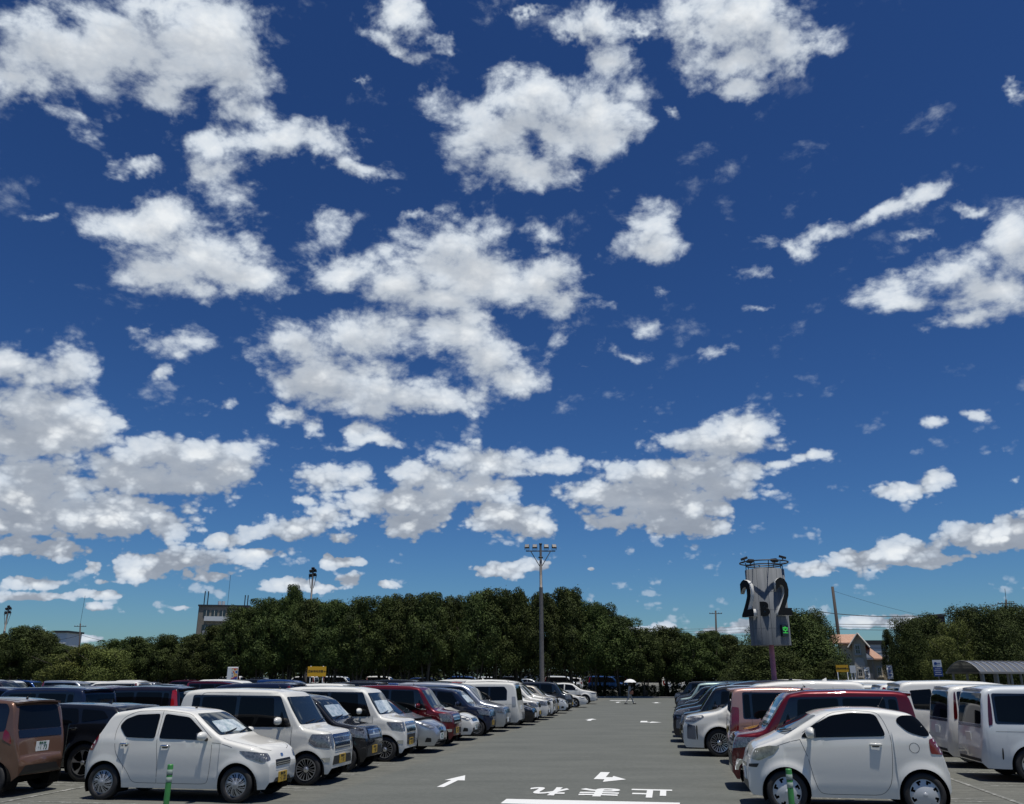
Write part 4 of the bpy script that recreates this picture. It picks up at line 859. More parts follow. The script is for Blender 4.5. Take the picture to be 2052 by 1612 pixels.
# second row on the left, tails towards the lane
G4 = 'cars in the second row left of the lane'
L_row('mini_ev', 'brown', -11.35, -.05, -1, 'copper-brown small car with a black roof seen from behind at the left edge', group=G4, plate='white', num='･1 73', variant='mini_ev')
L_row('suv', 'black', -10.75, 1.0, -1, 'low black car with large alloy wheels between the brown car and white hatchback', group=G4, variant='low', plate='white', num=None)
L_row('boxkei', 'navy', -13.75, 2, -1, 'black boxy wagon standing above the brown small car roof', group=G4, variant='plainbox', num=None)
L_row('boxkei', 'ink', -12.75, 3, -1, 'purplish black wagon with tall bright red tail lamp, left of white boxy wagon', group=G4, variant='redlamp', num=None)
BL = [('tall','navy',4),('suv','black',5),('van','navy',6),('tall','lightblue',7),('boxkei','white',8),('suv','darkgreen',9),('van','black',10),('boxkei','blue',11),('bigvan','black',12),('suv','brightred',13),('van','black',14),('van','ink',15),('boxkei','brightred',16),('suv','black',17),('bigvan','white',18),('van','white',19),('boxkei','silver',20),('suv','white',21)]
for kd, c, k in BL:
    L_row(kd, c, -12.9 + .3 * ((k * 7) % 5) / 5, k, -1, '%s %s, second row left of the lane, %s bay' % (CN.get(c, c), NAMES[kd], ORD[k]), cat='van' if 'van' in kd else 'car', group=G4, num=None, drop=LOW)
rr_ = random.Random(11)
for row, (v, f) in enumerate([(-24.2, 1), (-30.0, -1), (-41.5, 1), (-47.5, -1), (-59.0, 1)]):
    for k in range(5 if row == 0 else 7, 29):
        if rr_.random() < .38 + .05 * row: continue
        kd = rr_.choice(['tall', 'boxkei', 'suv', 'van', 'bigvan', 'compact', 'boxkei', 'van']); c = rr_.choice(['black', 'navy', 'white', 'ink', 'silver', 'blue', 'gunmetal', 'white', 'grey', 'darkred', 'cool'])
        L_row(kd, c, v + rr_.uniform(-.2, .2), k, f, '%s %s in the %s row left of the lane, %s bay' % (CN.get(c, c), NAMES[kd], ('third', 'fourth', 'fifth', 'sixth', 'seventh')[row], (ORD + ['twenty-sixth', 'twenty-seventh', 'twenty-eighth', 'twenty-ninth'])[k]), cat='van' if 'van' in kd else 'car', group='cars in the far rows on the left', num=None, drop=LOW)
# ------------------------------------------------------------------ ground and road markings
def asphalt_mat():
    m = bpy.data.materials.new('asphalt'); m.use_nodes = True; nt = m.node_tree; b = nt.nodes['Principled BSDF']; Lk = nt.links
    def nz(scale, det, rough=.6, sc=(1, 1, 1), rot=0):
        mp = nt.nodes.new('ShaderNodeMapping'); mp.inputs['Scale'].default_value = sc; mp.inputs['Rotation'].default_value = (0, 0, rot); Lk.new(tc.outputs['Object'], mp.inputs[0])
        n = nt.nodes.new('ShaderNodeTexNoise'); n.inputs['Scale'].default_value = scale; n.inputs['Detail'].default_value = det; n.inputs['Roughness'].default_value = rough; Lk.new(mp.outputs[0], n.inputs['Vector']); return n.outputs['Fac']
    def mr(v, a, c, d=0, e=1):
        r = nt.nodes.new('ShaderNodeMapRange'); r.inputs['From Min'].default_value = a; r.inputs['From Max'].default_value = c; r.inputs['To Min'].default_value = d; r.inputs['To Max'].default_value = e; Lk.new(v, r.inputs[0]); return r.outputs[0]
    def mix(f, a, c, bt='MIX'):
        x = nt.nodes.new('ShaderNodeMix'); x.data_type = 'RGBA'; x.blend_type = bt
        for i, v in ((0, f), (6, a), (7, c)):
            if hasattr(v, 'name') or hasattr(v, 'is_linked'): Lk.new(v, x.inputs[i])
            else: x.inputs[i].default_value = v if i == 0 else (*v, 1)
        return x.outputs[2]
    tc = nt.nodes.new('ShaderNodeTexCoord')
    # the newer lane surface and the older, browner bays on both sides of it
    rot = nt.nodes.new('ShaderNodeMapping'); rot.inputs['Rotation'].default_value = (0, 0, LA); Lk.new(tc.outputs['Object'], rot.inputs[0])
    sx = nt.nodes.new('ShaderNodeSeparateXYZ'); Lk.new(rot.outputs[0], sx.inputs[0])
    wob = nt.nodes.new('ShaderNodeMath'); wob.operation = 'MULTIPLY_ADD'; wob.inputs[1].default_value = .5; Lk.new(nz(.9, 4), wob.inputs[0]); Lk.new(sx.outputs[0], wob.inputs[2])
    l1 = mr(wob.outputs[0], -5.95, -5.75); l2 = mr(wob.outputs[0], 1.45, 1.25)
    ml = nt.nodes.new('ShaderNodeMath'); ml.operation = 'MULTIPLY'; Lk.new(l1, ml.inputs[0]); Lk.new(l2, ml.inputs[1])
    bay = mix(mr(nz(3.5, 8, .7, (.25, 1.6, 1), LA), .3, .7), (.085, .089, .078), (.160, .162, .142))
    lane = mix(mr(nz(.5, 7, .7, (.6, 1.6, 1), LA), .32, .68), (.094, .101, .091), (.130, .137, .123))
    base = mix(ml.outputs[0], bay, lane)
    base = mix(mr(nz(1.3, 6, .7), .60, .75, 0, .6), base, (.165, .170, .153))
    base = mix(mr(nz(.8, 5, .75, (.3, 2.2, 1), LA), .64, .70, 0, .4), base, (.09, .092, .083))
    grain = mr(nz(70, 2, .8), .2, .8, .72, 1.28)
    gm = mr(nz(9, 6, .8), .28, .72, .80, 1.2)
    for g_ in (grain, gm):
        cmb = nt.nodes.new('ShaderNodeCombineColor'); [Lk.new(g_, cmb.inputs[i]) for i in range(3)]
        base = mix(1.0, base, cmb.outputs[0], 'MULTIPLY')
    Lk.new(base, b.inputs['Base Color']); b.inputs['Roughness'].default_value = .88; b.inputs['Specular IOR Level'].default_value = .3
    bp = nt.nodes.new('ShaderNodeBump'); bp.inputs['Distance'].default_value = .006; bp.inputs['Strength'].default_value = .7; Lk.new(nz(90, 3, .8), bp.inputs['Height']); Lk.new(bp.outputs[0], b.inputs['Normal'])
    return m
g = MB(); g.add([(-900, -80, 0), (900, -80, 0), (900, 2200, 0), (-900, 2200, 0)], [(0, 1, 2, 3)]); tag(g.build('ground', asphalt_mat()), kind='structure')
def worn(name, col, wear, sc=6):
    m = mat(name, col, rough=.75); nt = m.node_tree; b = nt.nodes['Principled BSDF']; tc = nt.nodes.new('ShaderNodeTexCoord')
    n = nt.nodes.new('ShaderNodeTexNoise'); n.inputs['Scale'].default_value = sc; n.inputs['Detail'].default_value = 8; n.inputs['Roughness'].default_value = .75; nt.links.new(tc.outputs['Object'], n.inputs['Vector'])
    r = nt.nodes.new('ShaderNodeMapRange'); r.inputs['From Min'].default_value = wear - .05; r.inputs['From Max'].default_value = wear + .05; nt.links.new(n.outputs['Fac'], r.inputs[0])
    x = nt.nodes.new('ShaderNodeMix'); x.data_type = 'RGBA'; nt.links.new(r.outputs[0], x.inputs[0]); x.inputs[6].default_value = (*col, 1); x.inputs[7].default_value = (.15, .154, .137, 1); nt.links.new(x.outputs[2], b.inputs['Base Color'])
    return m
WLINE = worn('worn_line_paint', (.40, .40, .38), .44); RPAINT = worn('road_paint', (.70, .71, .69), .66, 14)
DARKP = mat('fresh_sealed_asphalt', (.115, .124, .114), rough=.88, noise=(5, (.14, .148, .136)))
g = MB()
def lot_rect(g, v0, v1, u0, u1, z): g.add([W2(v0, u0, z), W2(v1, u0, z), W2(v1, u1, z), W2(v0, u1, z)], [(0, 1, 2, 3)])
for k in range(-1, 33):
    for (va, vb, c0) in ((-10.9, -6.7, 15.1), (-16.6, -11.3, 15.1), (1.3, 5.2, 15.65), (6.0, 10.6, 15.65)):
        u = c0 - 1.25 + 2.5 * k
        for d in (-.17, .17): lot_rect(g, va, vb, u + d - .04, u + d + .04, .004)
for (v, a, b_) in ((-11.1, 10, 96), (5.6, 10, 96)): lot_rect(g, v - .045, v + .045, a, b_, .008)
tag(g.build('parking_lines', WLINE), kind='structure')
def marking(pts, name, label, world=True, z=.008, cat='road marking', group=None, m=None):
    P = [Vector((p.x, p.y, z)) for p in pts]; c = sum(P, Vector()) / len(P); g = MB(); g.add([p - Vector((c.x, c.y, 0)) for p in P], [tuple(range(len(P)))])
    o = g.build(name, m or RPAINT); o.location = (c.x, c.y, 0)
    if o.data.polygons[0].normal.z < 0: o.data.flip_normals()
    if label: tag(o, label, cat, group)
    return o
def arrow(v, u, dirn, ln, w, name, label, group=None):
    q = [(-w * .33, -ln / 2), (w * .33, -ln / 2), (w * .33, ln * .05), (w, ln * .05), (0, ln / 2), (-w, ln * .05), (-w * .33, ln * .05)]
    return marking([W2(v + a * dirn, u + b_ * dirn) for a, b_ in q], name, label, group=group)
arrow(-4.4, 18.15, 1, 2.1, .21, 'painted_arrow', 'white arrow on the lane pointing away from the camera, nearest arrow left', 'white arrows on the lane')
TA = [(-1.60, 20.35), (-1.40, 20.35), (-1.42, 19.35), (-1.28, 19.35), (-1.28, 19.62), (-.98, 19.0), (-1.42, 18.5), (-1.42, 18.95), (-1.64, 18.95)]
marking([W2(a, b_) for a, b_ in TA], 'painted_arrow', 'white turn arrow beyond the stop lettering, its head bent to the right', group='white arrows on the lane')
arrow(-4.0, 45.3, 1, 2.3, .30, 'painted_arrow', 'far white arrow left of the lane centre, pointing away', 'white arrows on the lane')
marking([W2(a + .15, b_ + 24.1) for a, b_ in [(-1.62, 20.35), (-1.3, 20.35), (-1.3, 19.35), (-1.1, 19.35), (-1.1, 19.75), (-.62, 19.12), (-1.15, 18.5), (-1.15, 18.95), (-1.62, 18.95)]], 'painted_arrow', 'far white turn arrow right of the lane centre', group='white arrows on the lane')
arrow(-4.5, 78.4, 1, 2.6, .35, 'painted_arrow', 'white arrow on the lane left of the walking person', 'white arrows on the lane')
arrow(-1.2, 77.5, -1, 2.6, .45, 'painted_arrow', 'white arrow on the lane right of the walking person', 'white arrows on the lane')
marking([W2(-2.86, 15.12), W2(.06, 15.12), W2(.06, 15.72), W2(-2.86, 15.68)], 'stop_line', 'thick white stop line at the bottom edge in front of the lettering')
marking([W2(-5.6, 84.2), W2(-3.4, 84.2), W2(-3.4, 85.4), W2(-5.6, 85.4)], 'stop_line', 'white bar on the lane just before the hedge, behind the walking person')
tw = empty('stop_lettering', W2(-1.37, 16.85, .009), -LA + math.pi)
tag(tw, 'white road lettering on the lane, upside down from here, above the stop line', 'road marking')
for i, ch in enumerate('止まれ'):
    me = text_mesh(ch, 1, RPAINT, 0, .034)
    xs = [v.co.x for v in me.vertices]; ys = [v.co.y for v in me.vertices]; cx = (min(xs) + max(xs)) / 2; cy = (min(ys) + max(ys)) / 2
    me.transform(Matrix.Translation((-cx, -cy, 0))); me.transform(Matrix.Diagonal((.74 / (max(xs) - min(xs)), 1.18 / (max(ys) - min(ys)), 1, 1)))
    o = link('character', me, tw); o.location = ((i - 1) * .94, 0, 0)

# ------------------------------------------------------------------ green lane posts
def post(loc, label):
    e = empty('lane_post', loc); tag(e, label, 'bollard', 'green lane posts at the lane mouth')
    GR = mat('post_green', (.05, .24, .055), rough=.45, noise=(9, (.035, .17, .045))); BD = mat('reflective_band', (.30, .38, .30), rough=.3, noise=(20, (.42, .46, .42)))
    g = MB(); g.lathe([(0, 0), (.13, 0), (.13, .02), (.10, .045), (.05, .055)], 24); g.build('base', mat('post_base_rubber', (.05, .10, .05), rough=.7), e, True)
    g = MB(); g.lathe([(.045, .05), (.040, .12), (.040, .785), (.036, .80), (0, .802)], 24); g.build('tube', GR, e, True)
    for z in (.60, .70):
        g = MB(); g.lathe([(.041, z - .032), (.0425, z - .03), (.0425, z + .03), (.041, z + .032)], 24); g.build('reflective_band', BD, e, True)
    g = MB(); g.lathe([(.0405, .66), (.0412, .664), (.0405, .668)], 24); g.build('tube_joint', GAP, e, True)
post(ground(342, 1532, .8) - Vector((0, 0, .8)), 'green post in front of the white hatchback on the left')
post(ground(1580, 1541, .8) - Vector((0, 0, .8)), 'green post in front of the small white car on the right')

# ------------------------------------------------------------------ foliage
def leaf_mat(name, a, b_, sc=.9):
    m = bpy.data.materials.new(name); m.use_nodes = True; nt = m.node_tree; b = nt.nodes['Principled BSDF']; Lk = nt.links
    tc = nt.nodes.new('ShaderNodeTexCoord'); n = nt.nodes.new('ShaderNodeTexNoise'); n.inputs['Scale'].default_value = sc; n.inputs['Detail'].default_value = 5; n.inputs['Roughness'].default_value = .7; Lk.new(tc.outputs['Object'], n.inputs['Vector'])
    r = nt.nodes.new('ShaderNodeMapRange'); r.inputs['From Min'].default_value = .38; r.inputs['From Max'].default_value = .64; Lk.new(n.outputs['Fac'], r.inputs[0])
    x = nt.nodes.new('ShaderNodeMix'); x.data_type = 'RGBA'; Lk.new(r.outputs[0], x.inputs[0]); x.inputs[6].default_value = (*a, 1); x.inputs[7].default_value = (*b_, 1)
    oi = nt.nodes.new('ShaderNodeObjectInfo'); hs = nt.nodes.new('ShaderNodeHueSaturation')
    r2 = nt.nodes.new('ShaderNodeMapRange'); r2.inputs['To Min'].default_value = .78; r2.inputs['To Max'].default_value = 1.2; Lk.new(oi.outputs['Random'], r2.inputs[0]); Lk.new(r2.outputs[0], hs.inputs['Value'])
    r3 = nt.nodes.new('ShaderNodeMapRange'); r3.inputs['To Min'].default_value = .485; r3.inputs['To Max'].default_value = .515; Lk.new(oi.outputs['Random'], r3.inputs[0]); Lk.new(r3.outputs[0], hs.inputs['Hue'])
    Lk.new(x.outputs[2], hs.inputs['Color']); Lk.new(hs.outputs[0], b.inputs['Base Color'])
    b.inputs['Roughness'].default_value = .65; b.inputs['Specular IOR Level'].default_value = .12
    return m
LF = leaf_mat('leaves', (.018, .028, .008), (.088, .115, .032)); LFY = leaf_mat('yellow_green_leaves', (.055, .07, .018), (.15, .175, .045)); LFH = leaf_mat('hedge_leaves', (.014, .02, .008), (.04, .05, .018))
BARK = mat('bark', (.10, .085, .065), rough=.9, noise=(4, (.045, .038, .03)))
def leaf_cloud(cent, rad, n, size, seed, flat=.75, name='leaves', mt=None):
    """n leaf quads on the shells of ellipsoid clumps; returns one mesh"""
    rs = np.random.RandomState(seed); cent = np.array(cent); rad = np.array(rad)
    w = rad ** 2; w = w / w.sum(); idx = rs.choice(len(cent), n, p=w)
    d = rs.normal(size=(n, 3)); d[:, 2] += .25; d /= np.linalg.norm(d, axis=1)[:, None]
    rr = rad[idx] * (1 - .42 * rs.rand(n) ** 1.5) * (1 + .16 * rs.randn(n) * (rs.rand(n) < .3))
    p = cent[idx] + d * rr[:, None] * np.array([1, 1, flat])
    nrm = d + rs.normal(size=(n, 3)) * .55; nrm /= np.linalg.norm(nrm, axis=1)[:, None]
    t = rs.normal(size=(n, 3)); t -= (t * nrm).sum(1)[:, None] * nrm; t /= np.linalg.norm(t, axis=1)[:, None]; bt = np.cross(nrm, t)
    s = size * (.6 + .8 * rs.rand(n))[:, None]
    V = np.empty((n, 4, 3)); V[:, 0] = p - t * s; V[:, 1] = p - bt * s * .5 + nrm * s * .12; V[:, 2] = p + t * s; V[:, 3] = p + bt * s * .5 + nrm * s * .12
    me = bpy.data.meshes.new(name); me.vertices.add(4 * n); me.vertices.foreach_set('co', V.ravel())
    me.loops.add(4 * n); me.loops.foreach_set('vertex_index', np.arange(4 * n, dtype=np.int32))
    me.polygons.add(n); me.polygons.foreach_set('loop_start', np.arange(0, 4 * n, 4, dtype=np.int32)); me.polygons.foreach_set('loop_total', np.full(n, 4, dtype=np.int32))
    me.update(calc_edges=True); me.materials.append(mt or LF); return me
def tree_model(seed, H=10., Rr=3., z0=2.6, n=12000, nc=38, size=.16, mt=None, dome=.5, stems=3):
    rs = random.Random(seed); C_, Q = [], []
    for i in range(nc):
        t = (i + .5) / nc; z = z0 + (H - z0) * (.04 + .90 * t) - .4
        k = math.sin(math.pi * min(1, (.16 + .84 * t) ** dome)) ** .55 if t > .5 else 1.0 - .25 * (1 - t / .5) ** 2 * 1.0
        a = i * 2.399 + rs.random(); r = Rr * k * (.50 + .42 * rs.random())
        C_.append((r * math.cos(a), r * math.sin(a), z)); Q.append(Rr * (.26 + .20 * rs.random()))
    for i in range(7): C_.append((rs.uniform(-.5, .5) * Rr, rs.uniform(-.5, .5) * Rr, H - .35 - .8 * rs.random())); Q.append(Rr * (.16 + .14 * rs.random()))
    lm = leaf_cloud(C_, Q, n, size, seed, .85, 'crown', mt)
    g = MB()
    for k in range(stems):
        a = k * 2.1 + rs.random(); x, y = .35 * math.cos(a) * (stems > 1), .35 * math.sin(a) * (stems > 1); top = (x * 4.5 + rs.uniform(-.4, .4), y * 4.5, H * .75)
        pts = [(x * .5, y * .5, -.05), (x, y, 1.4), (x * 2.0 + rs.uniform(-.15, .15), y * 2, 3.0), (x * 3.2, y * 3.2, H * .5), top]
        g.tube(pts, [.14, .11, .09, .07, .03], 7)
        for q in range(4):
            zz = 2.6 + q * .9 + rs.random() * .5; f = zz / (H * .75); bx, by = top[0] * f, top[1] * f; aa = rs.random() * 6.28; ln = Rr * (.4 + .35 * rs.random())
            g.tube([(bx, by, zz), (bx + ln * .5 * math.cos(aa), by + ln * .5 * math.sin(aa), zz + .6), (bx + ln * math.cos(aa), by + ln * math.sin(aa), zz + 1.3)], [.05, .035, .012], 5)
    return lm, g.mesh('trunk', BARK, True)
TM = [tree_model(s_, dome=.55 + .1 * (s_ % 3), z0=2.9 + .4 * (s_ % 2), n=30000, size=.092) for s_ in range(6)]
TY = [tree_model(20 + s_, H=7.5, Rr=3.2, z0=1.2, n=24000, size=.09, mt=LFY, dome=.6) for s_ in range(2)]
TB = [tree_model(30 + s_, H=10, Rr=4.6, z0=1.6, n=50000, nc=60, dome=.7, stems=1, size=.095) for s_ in range(2)]
OUT = [(-60,1262),(0,1262),(60,1248),(95,1258),(118,1285),(150,1312),(205,1308),(228,1276),(300,1262),(335,1272),(350,1288),(372,1264),(430,1238),(490,1197),(560,1186),(620,1190),(700,1197),(740,1200),(800,1192),(860,1180),(900,1182),(960,1186),(1020,1180),(1060,1194),(1100,1172),(1140,1170),(1180,1188),(1215,1203),(1235,1232),(1270,1246),(1310,1260),(1370,1260),(1400,1262),(1440,1253),(1470,1264),(1500,1285),(1520,1300)]
def tree(px, ytop, y, model, label, group, wide=1.0, seed=0, H0=10.0, cat='tree'):
    b = azdir(px); base = Vector((b.x / b.y * y, y, 0)); h = at_dist(px, ytop, y).z
    # leaves stand a little above the nominal height
    e = empty('tree', base, seed * 1.7); e.scale = (wide, wide, h / (H0 + .1)); tag(e, label, cat, group)
    link('crown', model[0], e); link('trunk', model[1], e); return e
rt = random.Random(3); i = 0; px = -70
TG = 'trees of the belt beyond the car park'
COUNT = {}
def where(px):
    L_ = [(150, 'left of the yellow-green trees'), (340, 'round crown left of the apartment block'), (480, 'in front of the apartment block'), (600, 'left of the small floodlight mast'), (760, 'just right of the small floodlight mast'), (1060, 'left of the tall lamp mast'), (1240, 'just right of the tall lamp mast'), (1400, 'behind the walking person'), (1530, 'left of the sign tower')]
    return next((t for a, t in L_ if px < a), 'right of the sign tower')
def wlabel(px, row):
    w = where(px); k = COUNT[(w, row)] = COUNT.get((w, row), 0) + 1
    return 'dark green tree %s, %s in the %s row there' % (w, ORD[k - 1].replace('nearest', 'first'), row)
while px < 1530:
    yt = np.interp(px, [p[0] for p in OUT], [p[1] for p in OUT])
    tree(px, yt + rt.uniform(-6, 15), 97 + rt.uniform(-1, 1.5) + max(0, (500 - px)) * .02, TM[i % 6], wlabel(px, 'front'), TG, wide=rt.uniform(.68, 1.0), seed=i)
    px += rt.uniform(40, 56); i += 1
px = -50
while px < 1500:
    yt = np.interp(px, [p[0] for p in OUT], [p[1] for p in OUT])
    tree(px, yt + rt.uniform(9, 24), 102 + rt.uniform(-1, 1.5) + max(0, (500 - px)) * .02, TM[(i + 2) % 6], wlabel(px, 'back'), TG, wide=rt.uniform(.85, 1.0), seed=i)
    px += rt.uniform(48, 62); i += 1
tree(578, 1172, 98.5, TM[1], 'dark tree whose top stands out left of the small floodlight mast', TG, .55, 91)
for k, (px, yt, y) in enumerate([(165, 1292, 90), (205, 1300, 89), (130, 1310, 90)]):
    tree(px, yt, y, TY[k % 2], ['yellow-green tree standing before the dark trees at left', 'low yellow-green tree, right one of the three at left', 'low yellow-green tree, left one of the three at left'][k], 'yellow-green trees at left', .9, k, 7.5)
tree(1590, 1226, 78, TB[0], 'broad dark tree right behind the sign tower', 'broad trees on the right', .95, 3)
tree(1640, 1230, 80, TB[1], 'broad dark tree between the sign tower and the beige house', 'broad trees on the right', .55, 5)
tree(1540, 1290, 74, TB[1], 'low dark tree under the sign tower', 'broad trees on the right', .8, 8)
tree(1665, 1322, 72, TM[3], 'small tree beside the yellow board near the beige house', 'broad trees on the right', .45, 9)
for k, (px, yt, y, w_, mdl, lb) in enumerate([(1832, 1240, 92, .50, TB[0], 'dark tree directly right of the beige house'), (1868, 1238, 96, .7, TB[1], 'dark tree above the blue sign, second from the beige house'), (1925, 1248, 90, .62, TY[0], 'olive green tree behind the blue sign'),
        (1955, 1216, 95, .72, TB[0], 'tall dark tree left of the utility pole at right'), (2010, 1222, 90, .72, TB[1], 'tall green tree behind the carport, near the right edge'), (2060, 1212, 94, .8, TB[0], 'tall green tree at the right edge above the carport'), (1790, 1262, 95, .28, TM[4], 'thin leaning tree beside the gable of the beige house'), (1900, 1275, 85, .6, TY[1], 'low yellow-green tree above the blue sign')]):
    tree(px, yt, y, mdl, lb, 'trees right of the beige house', w_, k + 4, 7.5 if mdl in TY else 10.0)
for k in range(13): tree(1026, 1360, 10, TM[k % 6], 'unseen tree added behind the camera to darken reflections, %s from the left' % ORD[k].replace('nearest', 'first'), 'unseen trees added behind the camera', 1.0, k).location = (-66 + 11 * k, -34 - 3 * (k % 2), 0)  # added out of view: darkens window reflections and sky fill on car sides
# hedge along the far end of the lot
def hedge(v0, v1, u, h, dep, label, seed, n, size=.085, name='hedge'):
    rs = random.Random(seed); C_ = []; Q = []; L_ = v1 - v0; c0 = W2((v0 + v1) / 2, u)
    for k in range(int(L_ * 1.6)):
        a = -L_ / 2 + L_ * (k + .5) / int(L_ * 1.6)
        for zz in (.28, .72): C_.append((a + rs.uniform(-.2, .2), rs.uniform(-.25, .25) * dep, h * zz)); Q.append(h * rs.uniform(.27, .36))
    me = leaf_cloud(C_, Q, n, size, seed, 1.0, name, LFH)
    o = link(name, me, None, c0, -LA); (label and tag(o, label, 'hedge')); return o
hedge(-12, 22, 97.6, 1.25, 1.6, 'low clipped dark hedge at the end of the lane behind the walking person', 5, 26000)
hedge(-84, -12.2, 99, 1.5, 1.6, 'long dark hedge under the trees behind the left car rows', 6, 30000)
o = hedge(-150, 75, 140, 5.5, 4, None, 9, 60000, .28, 'distant_trees'); o['kind'] = 'stuff'
g = MB()
for (a, b_) in ((-85, 30),): g.box(W2((a + b_) / 2, 96.3, .07), (b_ - a, .18, .15), -LA)
tag(g.build('kerb', mat('kerb_concrete', (.30, .29, .27), rough=.85, noise=(3, (.22, .215, .2))), bevel=.01), kind='structure')
g = MB(); lot_rect(g, -90, 60, 96.4, 106, .05); tag(g.build('planting_bed', mat('bare_soil', (.035, .03, .022), rough=.95, noise=(2, (.05, .05, .03)))), kind='structure')
fe = empty('wire_fence', W2(-5, 99.0), -LA); tag(fe, 'dark post and rail fence behind the hedge, in front of the far cars', 'fence')
FM = mat('fence_metal', (.02, .022, .02), rough=.5, metal=.3)
pm = MB().tube([(0, 0, 0), (0, 0, 1.8)], .03, 6).mesh('post', FM)
for k in range(44): link('post', pm, fe, (-55 + 2.3 * k, 0, 0))
for z in (.5, 1.1, 1.75): MB().tube([(-55, 0, z), (44, 0, z)], .016, 5).build('rail', FM, fe)

g = MB(); c_ = W2(-10, 141, .22); g.box(c_, (190, 68, .44), -LA); tag(g.build('raised_lot', bpy.data.materials['asphalt']), kind='structure')
# cars beyond the tree belt
rc = random.Random(5); nrow = [0, 0]
for row, u in ((0, 111), (1, 121)):
    v = -70
    cc = {}
    while v < 40:
        kd = rc.choice(['tall', 'van', 'compact', 'suv', 'boxkei', 'sedan']); c = rc.choice(['white', 'white', 'blue', 'black', 'silver', 'navy', 'cool', 'white'])
        key_ = (kd, c); cc[key_] = cc.get(key_, 0) + 1
        side = rc.random() < .5
        car(kd, c, v, u, 1 if side else -1, '%s %s beyond the trees, %s of its kind from left, %s row' % (CN.get(c, c), NAMES[kd], ORD[cc[key_] - 1].replace('nearest', 'first'), ('near', 'rear')[row]), cat='van' if 'van' in kd else 'car', group='cars in the lot beyond the trees', num=None, drop=LOW + ('mirror', 'headlight_trim', 'grille', 'rear_spoiler', 'sunshade', 'side_window') if SPECS[kd].get('win_band') else LOW + ('mirror',)).location.z = .44
        e_ = SC.objects[-1] if False else None
        v += 5.1 + rc.random() * 1.0

# ------------------------------------------------------------------ lamp masts
STEEL = mat('galvanised_steel', (.17, .155, .145), rough=.55, metal=.35, noise=(3, (.12, .11, .10)))
DSTEEL = mat('dark_steel', (.04, .042, .045), rough=.55, metal=.4)
FLOODG = mat('floodlight_glass', (.22, .21, .20), rough=.5, spec=.2)
def flood_head(parent, p, aim, s=1.0):
    g = MB(); rot = (Matrix.Rotation(aim, 3, 'Z') @ Matrix.Rotation(R(-35), 3, 'X'))
    g.box(p, (.46 * s, .20 * s, .42 * s), rot=rot); h = g.build('floodlight', DSTEEL, parent, bevel=.02)
    f = MB(); f.box(Vector(p) + rot @ Vector((0, -.105 * s, 0)), (.40 * s, .015, .36 * s), rot=rot); f.build('lamp_glass', FLOODG, h)
    b = MB(); b.tube([Vector(p) + Vector((-.24 * s, 0, -.02)), Vector(p) + Vector((-.24 * s, 0, -.34 * s)), Vector(p) + Vector((.24 * s, 0, -.34 * s)), Vector(p) + Vector((.24 * s, 0, -.02))], .018, 5); b.build('lamp_bracket', DSTEEL, h)
def mast(base, H, label, heads, name='lamp_mast'):
    e = empty(name, base, 0); tag(e, label, 'lamp mast')
    g = MB(); g.lathe([(.34, 0), (.34, .03), (.22, .04), (.205, .3), (.16, H * .72), (.16, H * .721), (.125, H * .722), (.10, H)], 16); g.build('pole', STEEL, e, True)
    if heads == 4:
        g = MB(); g.box((0, 0, H - .55), (2.55, .09, .09)); g.build('crossbar', STEEL, e)
        for sg in (-1, 1): MB().tube([(sg * .85, 0, H - .58), (0, 0, H - 2.0)], .035, 6).build('strut', STEEL, e)
        g = MB(); g.lathe([(.17, H - 1.15), (.20, H - 1.15), (.20, H - 1.05), (.17, H - 1.05)], 12); g.lathe([(.0, H), (.13, H), (.13, H + .12), (0, H + .14)], 12); g.build('collar', DSTEEL, e, True)
        for x in (-1.18, -.5, .5, 1.18): flood_head(e, (x, 0, H - .15), .15 * x, .85)
    else:
        for k, (x, z) in enumerate([(-.32, -.2), (.30, -.1), (-.34, -.75), (.32, -.65), (.0, .12)]): flood_head(e, (x * .8, 0, H + z), 2.6, .95)
        for sg in (-1, 1): MB().tube([(sg * .5, 0, H - .6), (sg * .18, 0, H - 2.4)], .04, 6).build('strut', STEEL, e)
    return e
bq = azdir(1086); H_ = at_dist(1080, 1092, 74).z
mast(Vector((bq.x / bq.y * 74, 74, 0)), H_, 'tall slim lamp mast with four floodlights on a crossbar, right of centre', 4)
bq = azdir(612); mast(Vector((bq.x / bq.y * 112, 112, 0)), at_dist(620, 1142, 112).z, 'floodlight mast rising behind the trees left of centre', 5)
bq = azdir(-8); mast(Vector((bq.x / bq.y * 128, 128, 0)), at_dist(15, 1218, 128).z, 'floodlight mast rising behind the trees at the left edge', 5)

